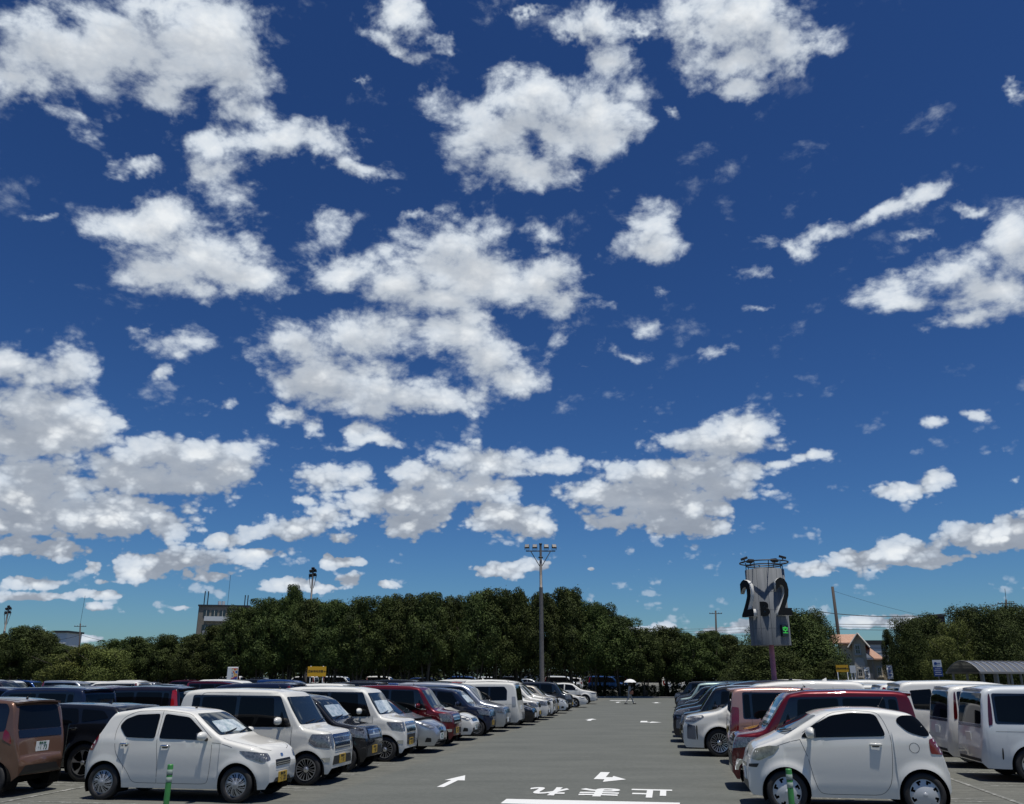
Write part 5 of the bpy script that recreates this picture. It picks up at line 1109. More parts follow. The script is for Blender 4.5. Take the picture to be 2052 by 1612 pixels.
# ------------------------------------------------------------------ sign tower
SY = 50.0; bq = azdir(1551.5); tb = Vector((bq.x / bq.y * SY, SY, 0)); TZ0 = at_dist(1547, 1294, SY).z; TZ1 = at_dist(1533, 1143, SY).z; TR = 1.10
facing = math.atan2(-tb.x, tb.y)
te = empty('sign_tower', tb, -math.atan2(tb.x, tb.y)); tag(te, 'grey drum sign on a pink pole with two big figures and a letter', 'sign tower')
def drum_mat():
    m = mat('grey_drum_panel', (.17, .185, .20), rough=.85, spec=.2); nt = m.node_tree; b = nt.nodes['Principled BSDF']; tc = nt.nodes.new('ShaderNodeTexCoord')
    mp = nt.nodes.new('ShaderNodeMapping'); mp.inputs['Scale'].default_value = (5, 5, .35); nt.links.new(tc.outputs['Object'], mp.inputs[0])
    n = nt.nodes.new('ShaderNodeTexNoise'); n.inputs['Scale'].default_value = 1.2; n.inputs['Detail'].default_value = 7; nt.links.new(mp.outputs[0], n.inputs['Vector'])
    x = nt.nodes.new('ShaderNodeMix'); x.data_type = 'RGBA'; r = nt.nodes.new('ShaderNodeMapRange'); r.inputs['From Min'].default_value = .35; r.inputs['From Max'].default_value = .7; nt.links.new(n.outputs['Fac'], r.inputs[0]); nt.links.new(r.outputs[0], x.inputs[0])
    x.inputs[6].default_value = (.135, .147, .158, 1); x.inputs[7].default_value = (.19, .20, .212, 1); nt.links.new(x.outputs[2], b.inputs['Base Color']); return m
DR = drum_mat()
g = MB(); g.lathe([(TR, TZ0), (TR, TZ1), (TR - .03, TZ1), (TR - .03, TZ0), (TR, TZ0)], 480); dr = g.build('drum', DR, te, True)
g = MB()
for z in (TZ0 + .9, TZ0 + 1.9, TZ0 + 2.9): g.lathe([(TR + .001, z - .008), (TR + .004, z), (TR + .001, z + .008)], 48)
for k in range(12):
    a = 2 * math.pi * k / 12 + .1; g.box((math.cos(a) * (TR + .001), math.sin(a) * (TR + .001), (TZ0 + TZ1) / 2), (.008, .014, TZ1 - TZ0 - .02), a)
g.build('panel_joints', mat('panel_joint', (.08, .088, .095), rough=.7), dr)
g = MB(); g.lathe([(.155, 0), (.15, .1), (.14, TZ0 + .2), (.14, TZ1 - .3)], 20); g.build('pole', mat('pink_pole_paint', (.30, .10, .16), rough=.5, noise=(2.5, (.36, .14, .20))), te, True)
g = MB(); g.lathe([(TR - .04, TZ0 + .02), (.14, TZ0 + .02)], 32); g.build('drum_floor', DR, te, True)
g = MB(); RZ = TZ1 + .42
for z, rr2 in ((RZ, 1.36), (RZ - .16, 1.0)): g.lathe([(rr2 - .03, z - .03), (rr2 + .03, z - .03), (rr2 + .03, z + .03), (rr2 - .03, z + .03), (rr2 - .03, z - .03)], 40)
g.build('top_ring', DSTEEL, te, True)
for k in range(8):
    a = 2 * math.pi * k / 8 + .25
    MB().tube([(math.cos(a) * (TR - .05), math.sin(a) * (TR - .05), TZ1 - .25), (math.cos(a) * (TR - .05), math.sin(a) * (TR - .05), RZ), (math.cos(a) * 1.36, math.sin(a) * 1.36, RZ)], .025, 6).build('ring_post', DSTEEL, te)
for a in (3.5, 5.9, 1.0, 2.3):
    p = Vector((math.cos(a) * 1.15, math.sin(a) * 1.15, RZ + .24)); g = MB(); rot = Matrix.Rotation(a + math.pi / 2, 3, 'Z') @ Matrix.Rotation(R(20), 3, 'X'); g.box(p, (.40, .30, .14), rot=rot); f = g.build('floodlight', DSTEEL, te, bevel=.02)
    MB().tube([p, p - Vector((0, 0, .22))], .03, 6).build('lamp_bracket', DSTEEL, f)
NB = mat('figure_face', (.010, .012, .013), rough=.7, spec=.2); NW = mat('figure_side', (.62, .62, .60), rough=.5)
def figure(txt, h, wdt, depth, parent, loc, rz, name, fat=.03):
    me = text_mesh(txt, 1, NB, .5, fat); xs = [v.co.x for v in me.vertices]; ys = [v.co.y for v in me.vertices]
    me.transform(Matrix.Translation((-(min(xs) + max(xs)) / 2, -(min(ys) + max(ys)) / 2, 0))); me.transform(Matrix.Diagonal((wdt / (max(xs) - min(xs)), h / (max(ys) - min(ys)), depth, 1)))
    me.materials.append(NW); me.update()
    for p in me.polygons: p.material_index = 0 if abs(p.normal.z) > .7 else 1
    me.transform(Matrix.Rotation(R(90), 4, 'X')); o = link(name, me, parent, loc, rz); return o
zc = (at_dist(1500, 1163, SY).z + at_dist(1500, 1237, SY).z) / 2; hN = at_dist(1500, 1163, SY).z - at_dist(1500, 1237, SY).z
figure('2', hN, .98, .27, te, (-1.02, -.72, zc - .02), R(-47), 'figure', .026)
figure('2', hN, .88, .27, te, (.84, -.88, zc + .02), R(28), 'figure', .026)
zb_ = at_dist(1528, 1223, SY).z; o = figure('B', .78, .52, .07, te, (-.16, -TR - .05, zb_), R(-6), 'letter', .05); o.data.materials[1] = NB
zb_ = at_dist(1571, 1266, SY).z; g = MB(); g.box((0, 0, 0), (.42, .16, .62)); lb_ = g.build('display_box', mat('display_housing', (.008, .012, .012), rough=.3, coat=.4), te, bevel=.01); a_ = R(42); lb_.location = (math.sin(a_) * (TR + .06), -math.cos(a_) * (TR + .06), zb_); lb_.rotation_euler = (0, 0, a_)
me = text_mesh('空', .40, mat('green_led', (.01, .1, .02), rough=.5, emit=((.08, .9, .12), .5)), .004, .004); me.transform(Matrix.Rotation(R(90), 4, 'X')); link('display_lettering', me, lb_, (0, -.087, 0))

# ------------------------------------------------------------------ signs
SIGY = mat('yellow_sign', (.62, .34, .012), rough=.45); INK = mat('sign_black', (.012, .012, .012), rough=.6); SW = mat('sign_white', (.62, .64, .64), rough=.45); SB = mat('sign_blue', (.012, .05, .22), rough=.4)
def label_on(parent, txt, size, mt, loc, depth=.004, bold=.0, sx=1):
    me = text_mesh(txt, size, mt, depth, bold); me.transform(Matrix.Diagonal((sx, 1, 1, 1))); me.transform(Matrix.Rotation(R(90), 4, 'X')); return link('lettering', me, parent, loc)
b0 = azdir(634); y_ = 88; s_ = empty('direction_sign', Vector((b0.x / b0.y * y_, y_, 0)), -math.atan2(b0.x, b0.y)); tag(s_, 'yellow direction board on two white posts before the trees', 'sign')
zt_, zl_ = at_dist(634, 1336, y_).z, at_dist(634, 1356, y_).z
g = MB(); g.box((0, 0, (zt_ + zl_) / 2), (1.78, .05, zt_ - zl_)); bd = g.build('board', SIGY, s_)
label_on(bd, '熊本市内方面→', .245, INK, (0, -.03, (zt_ + zl_) / 2), bold=.008)
for sg in (-1, 1): MB().tube([(sg * .6, .05, 0), (sg * .6, .05, zt_ + .04)], .05, 8).build('post', SW, s_, True)
b0 = azdir(465); y_ = 86; s_ = empty('advertising_column', Vector((b0.x / b0.y * y_, y_, 0)), -math.atan2(b0.x, b0.y)); tag(s_, 'white upright sign with a colourful picture panel left of the yellow board', 'sign')
zt_ = at_dist(465, 1337, y_).z; g = MB(); g.box((0, 0, zt_ / 2), (1.0, .35, zt_)); g.build('column', SW, s_, bevel=.05)
def poster_mat():
    m = mat('poster', (.5, .5, .5), rough=.5); nt = m.node_tree; b = nt.nodes['Principled BSDF']; tc = nt.nodes.new('ShaderNodeTexCoord'); n = nt.nodes.new('ShaderNodeTexNoise'); n.inputs['Scale'].default_value = 2.2; n.inputs['Detail'].default_value = 3; nt.links.new(tc.outputs['Object'], n.inputs['Vector'])
    c = nt.nodes.new('ShaderNodeValToRGB'); c.color_ramp.interpolation = 'CONSTANT'; e = c.color_ramp.elements; e[0].position = 0; e[0].color = (.02, .05, .25, 1); e[1].position = .44; e[1].color = (.45, .03, .03, 1)
    for p_, cl in ((.52, (.6, .42, .12, 1)), (.57, (.5, .55, .6, 1)), (.63, (.03, .09, .3, 1))): q = e.new(p_); q.color = cl
    nt.links.new(n.outputs['Fac'], c.inputs[0]); nt.links.new(c.outputs[0], b.inputs['Base Color']); return m
g = MB(); g.box((.17, -.185, zt_ - 1.0), (.56, .02, 1.75)); g.build('picture_panel', poster_mat(), s_)
b0 = azdir(1690); y_ = 68; s_ = empty('yellow_notice', Vector((b0.x / b0.y * y_, y_, 0)), -math.atan2(b0.x, b0.y)); tag(s_, 'small yellow board left of the beige house', 'sign')
zt_, zl_ = at_dist(1690, 1333, y_).z, at_dist(1690, 1347, y_).z; g = MB(); g.box((0, 0, (zt_ + zl_) / 2), (.88, .05, zt_ - zl_)); bd = g.build('board', SIGY, s_); label_on(bd, '熊本市内方面→', .12, INK, (0, -.03, (zt_ + zl_) / 2), bold=.006)
for sg in (-1, 1): MB().tube([(sg * .35, .05, 0), (sg * .35, .05, zt_)], .035, 8).build('post', SW, s_, True)
b0 = azdir(1711); y_ = 70; s_ = empty('small_notice', Vector((b0.x / b0.y * y_, y_, 0)), -math.atan2(b0.x, b0.y)); tag(s_, 'small white notice on two posts between yellow board and beige house', 'sign')
zt_, zl_ = at_dist(1711, 1334, y_).z, at_dist(1711, 1349, y_).z; g = MB(); g.box((0, 0, (zt_ + zl_) / 2), (.42, .04, zt_ - zl_)); g.build('board', SW, s_)
for sg in (-1, 1): MB().tube([(sg * .12, .04, 0), (sg * .12, .04, zt_)], .03, 6).build('post', SW, s_, True)
b0 = azdir(1882); y_ = 62; s_ = empty('bus_stop_sign', Vector((b0.x / b0.y * y_, y_, 0)), -math.atan2(b0.x, b0.y)); tag(s_, 'blue and white upright board left of the carport', 'sign')
zt_, zm_, zl_ = at_dist(1880, 1323, y_).z, at_dist(1880, 1337, y_).z, at_dist(1880, 1356, y_).z
g = MB(); g.box((0, 0, (zt_ + zm_) / 2), (.56, .05, zt_ - zm_)); g.build('white_panel', SW, s_); g = MB(); g.box((0, 0, (zl_ + zm_) / 2), (.56, .05, zm_ - zl_ - .01)); bp_ = g.build('blue_panel', SB, s_)
g = MB(); g.lathe([(.0, -.02), (.10, -.02), (.10, .02), (0, .02)], 16, (-.1, -.03, (zt_ + zm_) / 2), 'Y'); g.box((.1, -.03, (zt_ + zm_) / 2 + .02), (.22, .02, .05)); g.build('emblem', SB, s_)
for k in range(4): g = MB(); g.box((0, -.028, zl_ + (zm_ - zl_) * (.2 + .2 * k)), (.44 - .08 * (k % 2), .01, .03)); g.build('text_line', SW, bp_)
MB().tube([(0, .05, 0), (0, .05, zt_)], .035, 8).build('post', STEEL, s_, True)
for px_, yt_, yb_, y_, lb, tx in ((1739, 1338, 1362, 93, 'short white banner in front of the middle of the beige house', 'こちら'), (1785, 1334, 1361, 92, 'tall white banner with dark writing at the right corner of the house', '販売中')):
    b0 = azdir(px_); s_ = empty('banner', Vector((b0.x / b0.y * y_, y_, 0)), -math.atan2(b0.x, b0.y)); tag(s_, lb, 'banner', 'banners by the beige house'); zt_, zl_ = at_dist(px_, yt_, y_).z, at_dist(px_, yb_, y_).z
    MB().tube([(-.28, 0, 0), (-.28, 0, zt_ + .05), (.26, 0, zt_ + .05)], .02, 6).build('pole', STEEL, s_)
    g = MB(); nseg = 6
    for k in range(nseg + 1):
        z = zl_ + (zt_ - zl_) * k / nseg; dy = .04 * math.sin(k * 1.3); g.v += [(-.27, dy, z), (.27, -dy, z), (.27, -dy + .012, z), (-.27, dy + .012, z)]
    for k in range(nseg): g.f += [(4 * k + a, 4 * k + (a + 1) % 4, 4 * k + 4 + (a + 1) % 4, 4 * k + 4 + a) for a in range(4)]; g.m += [0] * 4
    cl = g.build('cloth', SW, s_)
    for k, ch in enumerate(tx): label_on(cl, ch, .30, SB if 'tall' in lb else INK, (0, -.055, zt_ - .3 - (zt_ - zl_ - .3) * k / 3), bold=.01)

# ------------------------------------------------------------------ carport, house, other buildings
def arc_port():
    x0, x1 = azdir(1966), azdir(2130); y_ = 58; a = Vector((x0.x / x0.y * y_, y_, 0)); b_ = Vector((x1.x / x1.y * (y_ + 3), y_ + 3, 0)); L_ = (b_ - a).length; rz = math.atan2((b_ - a).y, (b_ - a).x)
    e = empty('carport', a, rz); tag(e, 'long carport with curved translucent roof and grey posts at right edge', 'carport')
    ze = at_dist(1900, 1347, y_).z; zt = at_dist(1960, 1325, y_ + 1).z; D_ = 2.6; n = 10
    G_ = mat('roof_sheet', (.14, .15, .16), rough=.25, coat=.4); P_ = mat('grey_aluminium', (.22, .21, .20), rough=.5, metal=.4)
    prof = [(-D_ / 2 + D_ * k / n, ze + (zt - ze) * math.sin(math.pi * k / n) ** .8) for k in range(n + 1)]
    g = MB(); V = []
    for x in (0, L_):
        V += [(x, y + D_ / 2, z) for y, z in prof] + [(x, y + D_ / 2, z - .02) for y, z in reversed(prof)]
    m = 2 * (n + 1); g.add(V, [(k, (k + 1) % m, m + (k + 1) % m, m + k) for k in range(m)]); g.build('roof', G_, e)
    for k in range(int(L_ / .62) + 2):
        x = min(L_, k * .62); MB().tube([(x, y + D_ / 2, z + .02) for y, z in prof], .03, 5).build('roof_rib', P_, e)
    for yy in (0, D_): g = MB(); g.box((L_ / 2, yy, ze - .04), (L_ + .1, .1, .12)); g.build('gutter', P_, e)
    for k in range(int(L_ / 1.3) + 1):
        for yy in (.15, D_ - .15): g = MB(); g.box((k * 1.3 + .4, yy, (ze - .1) / 2), (.11, .11, ze - .1)); g.build('post', P_, e)
arc_port()
TILE = mat('terracotta_tiles', (.36, .19, .12), rough=.8, noise=(5, (.50, .33, .24)))
WALL = mat('beige_render', (.62, .52, .35), rough=.9, noise=(1.5, (.56, .47, .32)), bump=(20, .01)); WIN = mat('house_window', (.02, .025, .03), rough=.1, coat=.4); FRM = mat('window_frame', (.60, .57, .50), rough=.6); SHUT = mat('stone_trim', (.62, .57, .46), rough=.8)
def house():
    y_ = 100; b0 = azdir(1745); e = empty('house', Vector((b0.x / b0.y * y_, y_, 0)), -math.atan2(b0.x, b0.y)); tag(e, 'beige two-storey house with orange tiled roofs between the trees on the right', 'house')
    X = lambda px, py=1320: (math.atan2(azdir(px).x, azdir(px).y) - math.atan2(b0.x, b0.y)) * y_ * 1.09
    Z = lambda py, px=1745: at_dist(px, py, y_ * 1.0).z
    def gable(xa, xb, ze, zr, dep, y0, nm):
        xm = (xa + xb) / 2; g = MB(); g.add([(xa, y0, 0), (xb, y0, 0), (xb, y0, ze), (xm, y0, zr - .12), (xa, y0, ze), (xa, y0 + dep, 0), (xb, y0 + dep, 0), (xb, y0 + dep, ze), (xm, y0 + dep, zr - .12), (xa, y0 + dep, ze)], [(0, 1, 2, 3, 4), (9, 8, 7, 6, 5), (1, 6, 7, 2), (5, 0, 4, 9)]); w = g.build('wall', WALL, e)
        for sg, xx in ((-1, xa), (1, xb)):
            g = MB(); k = (zr - ze) / (xb - xm); ox = .45; xe = xx + sg * ox; zz = ze - ox * k; t = .16
            g.add([(xm, y0 - .4, zr), (xe, y0 - .4, zz), (xe, y0 + dep + .4, zz), (xm, y0 + dep + .4, zr), (xm, y0 - .4, zr - t), (xe, y0 - .4, zz - t), (xe, y0 + dep + .4, zz - t), (xm, y0 + dep + .4, zr - t)], [(0, 3, 2, 1), (4, 5, 6, 7), (0, 1, 5, 4), (1, 2, 6, 5), (2, 3, 7, 6)]); g.build('roof', TILE, e)
            MB().tube([(xe, y0 - .42, zz - .05), (xm, y0 - .42, zr - .04)], .09, 4).build('verge_board', FRM, e)
    def window(xa, xb, za, zb, y0, bars=True):
        g = MB(); g.box(((xa + xb) / 2, y0 - .02, (za + zb) / 2), (xb - xa, .05, zb - za)); w = g.build('window', WIN, e)
        f = MB(); xm = (xa + xb) / 2
        for xx in (xa, xb): f.box((xx, y0 - .05, (za + zb) / 2), (.09, .08, zb - za + .18))
        for zz in (za, zb): f.box((xm, y0 - .053, zz), (xb - xa - .09, .08, .09))
        f.box((xm, y0 - .055, (za + zb) / 2), (.04, .03, zb - za - .1)); f.box((xm, y0 - .051, (za + zb) / 2), (xb - xa - .1, .03, .04)); f.build('frame', FRM, w)
        s2 = MB(); s2.box((xm, y0 - .10, za - .12), (xb - xa + .3, .2, .07)); s2.build('sill', SHUT, w)
    xa, xb = X(1704), X(1736); zr = Z(1269); ze = Z(1286)
    # main block: ridge runs to the left and back, so its tiled side faces us
    g = MB(); x0 = X(1690); g.box(((x0 + xb) / 2, 3, ze / 2), (xb - x0, 6, ze)); g.build('wall', WALL, e)
    g = MB(); xr = X(1728); g.add([(x0 - 1, -.45, ze - .1), (X(1716), -.45, ze - .1), (xr, .0 + 2.2, zr), (x0 - 1, 2.2, zr)], [(0, 1, 2, 3)]); g.add([(x0 - 1, -.45, ze - .26), (X(1716), -.45, ze - .26), (X(1716), -.45, ze - .1), (x0 - 1, -.45, ze - .1)], [(0, 1, 2, 3)]); g.add([(x0 - 1, 2.2, zr), (xr, 2.2, zr), (xb, 6.3, ze), (x0 - 1, 6.3, ze)], [(0, 1, 2, 3)]); g.build('roof', TILE, e)
    gable(X(1716), X(1742), ze, zr, 4.5, -.6, 'tower')
    window(X(1721), X(1731), Z(1311), Z(1293), -.6)
    window(X(1722), X(1730), Z(1356), Z(1341), -.8)
    g = MB(); xm = X(1727); hw = (X(1738) - X(1717)) / 2; zt = Z(1318); pts = [(xm - hw, 0), (xm + hw, 0), (xm + hw, zt - .7), (xm + hw * .72, zt - .15), (xm, zt), (xm - hw * .72, zt - .15), (xm - hw, zt - .7)]
    n = len(pts); g.add([(x, -.78, z) for x, z in pts] + [(x, -.605, z) for x, z in pts], [tuple(range(n))] + [(k, n + k, n + (k + 1) % n, (k + 1) % n) for k in range(n)]); g.build('arched_panel', SHUT, e)
    # lower wing
    xa, xb = X(1742), X(1780); z1, z2 = Z(1296), Z(1318)
    g = MB(); g.box(((xa + X(1778)) / 2, 3.2, z2 / 2 - .1), (X(1778) - xa, 6, z2 - .2)); g.build('wall', WALL, e)
    g = MB(); t = .15; q = [(X(1737), -.5, z1 - .3), (xb - 1.2, -.5, z2 - .12), (xb, .3, z2 - .12), (xb, 3.4, z2 - .12), (X(1737), 3.4, z1 + .55)]
    g.add(q + [(a, b1, c - t) for a, b1, c in q], [(0, 1, 2, 3, 4), (9, 8, 7, 6, 5)] + [(k, 5 + k, 5 + (k + 1) % 5, (k + 1) % 5) for k in range(5)]); g.build('roof', TILE, e)
    window(X(1760), X(1769), Z(1355), Z(1337), .2)
    for px_ in (1753, 1781): MB().tube([(X(px_), -.05 + .2, .1), (X(px_), .15, z2 - .4)], .05, 6).build('downpipe', FRM, e)
    g = MB(); g.box(((X(1744) + X(1751)) / 2, -.1, Z(1352) / 2), (X(1751) - X(1744), .3, Z(1347))); g.build('meter_cabinet', SHUT, e)
house()
def block(px0, px1, pyt, y_, dep, name, label, m, cat='building', bands=None, roofm=None, rot=0.0, over=.3, cap=.35):
    b0, b1 = azdir(px0), azdir(px1); a = Vector((b0.x / b0.y * y_, y_, 0)); c = Vector((b1.x / b1.y * y_, y_, 0)); w = (c - a).length; zt = at_dist((px0 + px1) / 2, pyt, y_).z
    e = empty(name, (a + c) / 2, rot); tag(e, label, cat); g = MB(); g.box((0, dep / 2, zt / 2), (w, dep, zt)); g.build('wall', m, e)
    g = MB(); g.box((0, dep / 2, zt + cap / 2), (w + over, dep + over, cap)); g.build('roof_edge', roofm or DSTEEL, e)
    return e, w, zt
CON = mat('pale_concrete', (.21, .195, .165), rough=.9, noise=(.6, (.18, .165, .14))); CONG = mat('grey_concrete', (.13, .135, .14), rough=.9, noise=(.6, (.10, .105, .11)))
e, w, zt = block(386, 484, 1216, 190, 10, 'apartment_block', 'grey and beige flat-roofed apartment block showing above the trees at left', CON, rot=R(12), over=.5)
for fl in range(3):
    z = zt - 1.55 - fl * 3.0
    for k in range(5):
        x = -w / 2 + 1.2 + k * (w - 2) / 5 + .4; g = MB(); g.box((x, -.03, z), (1.25, .08, 1.35)); wn = g.build('window', WIN, e); f = MB(); f.box((x, -.09, z), (.07, .05, 1.35)); f.build('frame', FRM, wn)
    g = MB(); g.box((.6, -.65, z - 1.1), (w - 1.6, 1.2, .95)); g.build('balcony', SW, e)
g = MB(); g.box((-w / 2 - .06, 5, zt / 2 - .05), (.1, 9.9, zt - .15)); g.build('grey_end_wall', CONG, e)
for k in range(2): g = MB(); g.box((-w / 2 - .14, 2.2 + k * 3.2, zt - 5), (.08, .8, 9)); g.build('stair_window', WIN, e)
for k, x in enumerate((-w / 2 + .8, -w / 2 + 1.5, w / 2 - .5, w / 2 - 1.1)): MB().tube([(x, .8, zt), (x, .8, zt + (3.3 if k < 2 else 2.6))], .11, 6).build('antenna_mast', DSTEEL, e)
MB().tube([(.4, 2, zt), (.4, 2, zt + 7)], .04, 5).build('whip_antenna', DSTEEL, e)
for x in (-1.2, -.4): MB().tube([(x, 1, zt + .3), (x, 1, zt + 1.2)], .35, 10).build('roof_tank', SW, e)
block(96, 120, 1268, 170, 6, 'far_building', 'small white building top behind the trees at left', SW, over=.6)
e, w, zt = block(1738, 1786, 1292, 130, 8, 'white_building', 'pale building with horizontal siding behind the beige house', mat('pale_siding', (.42, .44, .46), rough=.6, metal=.2), over=.3, cap=.6)
for k in range(8): g = MB(); g.box((0, -.012, zt - .5 - k * .7), (w - .1, .02, .05)); g.build('siding_joint', GAP, e)
e, w, zt = block(1895, 1912, 1236, 150, 4, 'rooftop_hut', 'dark rooftop box peeping above the trees on the right', mat('dark_roof_box', (.05, .03, .025), rough=.8), over=.4)
block(980, 1235, 1352, 150, 6, 'long_white_hall', 'long low white wall glimpsed behind the trunks right of the lamp mast', SW)
block(640, 880, 1350, 152, 6, 'low_hall', 'long low pale wall glimpsed behind the trunks left of centre', CON)
block(1655, 1702, 1346, 88, 4, 'garden_wall', 'low beige wall under the small yellow board', WALL, cat='wall', over=.1, cap=.12)

# ------------------------------------------------------------------ utility poles and wires
PC = mat('pole_concrete', (.055, .045, .04), rough=.8)
def upole(px_top, py_top, px_base, y_, label, arm=0, rad=.17, whip=0, trans=0):
    b0 = azdir(px_base); base = Vector((b0.x / b0.y * y_, y_, 0)); top = at_dist(px_top, py_top, y_); e = empty('utility_pole', base); tag(e, label, 'utility pole'); t = top - base
    MB().tube([(0, 0, 0), t * .5, t], [rad, rad * .85, rad * .7], 10).build('pole', PC, e, True)
    for k in range(arm):
        g = MB(); z = t.z - .5 - .9 * k; c = t * (z / t.z); g.box(c, (2.2, .1, .1)); ar = g.build('crossarm', DSTEEL, e)
        for x in (-1, -.5, .5, 1): MB().lathe([(.0, 0), (.06, 0), (.04, .1), (.07, .14), (0, .22)], 8, (c.x + x, c.y, c.z + .05)).build('insulator', SW, ar, True)
    if whip: MB().tube([t, t + Vector((.1, 0, whip))], .03, 5).build('rod', DSTEEL, e)
    if trans:
        g = MB(); g.lathe([(0, 0), (.3, 0), (.3, .9), (0, .95)], 12, (t.x + .5, t.y, t.z - 1.8)); g.build('transformer', DSTEEL, e, True)
    return top
p1 = upole(1668, 1176, 1692, 105, 'leaning brown utility pole above the trees right of the sign tower', 0, .24)
g = MB(); 
p2 = upole(1434, 1224, 1437, 150, 'distant utility pole with a crossarm left of the sign tower', 1, .2)
p3 = upole(2016, 1202, 2013, 112, 'utility pole with looping cables above the trees near the right edge', 2, .16, 1.4, 1)
p4 = upole(161, 1250, 159, 160, 'thin utility pole with a tall rod behind the trees at left', 1, .16, 5.0)
def wire(a, b_, sag, label, rad=.03, group='overhead wires'):
    pts = [a.lerp(b_, k / 16) - Vector((0, 0, sag * 4 * (k / 16) * (1 - k / 16))) for k in range(17)]; c = pts[0].copy()
    o = MB().tube([p - c for p in pts], rad, 4).build('overhead_wire', DSTEEL); o.location = c; tag(o, label, 'wire', group)
wire(at_dist(1640, 1226, 107), at_dist(2000, 1212, 113), 1.0, 'thick overhead cable sagging between the leaning pole and the right pole', .045)
wire(at_dist(1668, 1184, 105), at_dist(2060, 1262, 135), 1.0, 'thin wire falling to the right from the top of leaning pole', .018)
for k in range(3): wire(at_dist(1670, 1251 + 5 * k, 118), at_dist(1830, 1251 + 6 * k, 118), .05, '%s of three level wires above the white building right of leaning pole' % ('top', 'middle', 'bottom')[k], .03)
for k in range(4): wire(at_dist(1300, 1262 + 3 * k, 150), at_dist(1660, 1236 + 9 * k, 150), .6, '%s thin wire passing behind the sign tower' % ('topmost', 'second', 'third', 'lowest')[k], .022)
wire(at_dist(90, 1283, 160), at_dist(160, 1273, 160), .3, 'wire left of the thin utility pole at left', .03)
wire(at_dist(163, 1273, 160), at_dist(250, 1288, 160), .3, 'wire right of the thin utility pole at left', .03)

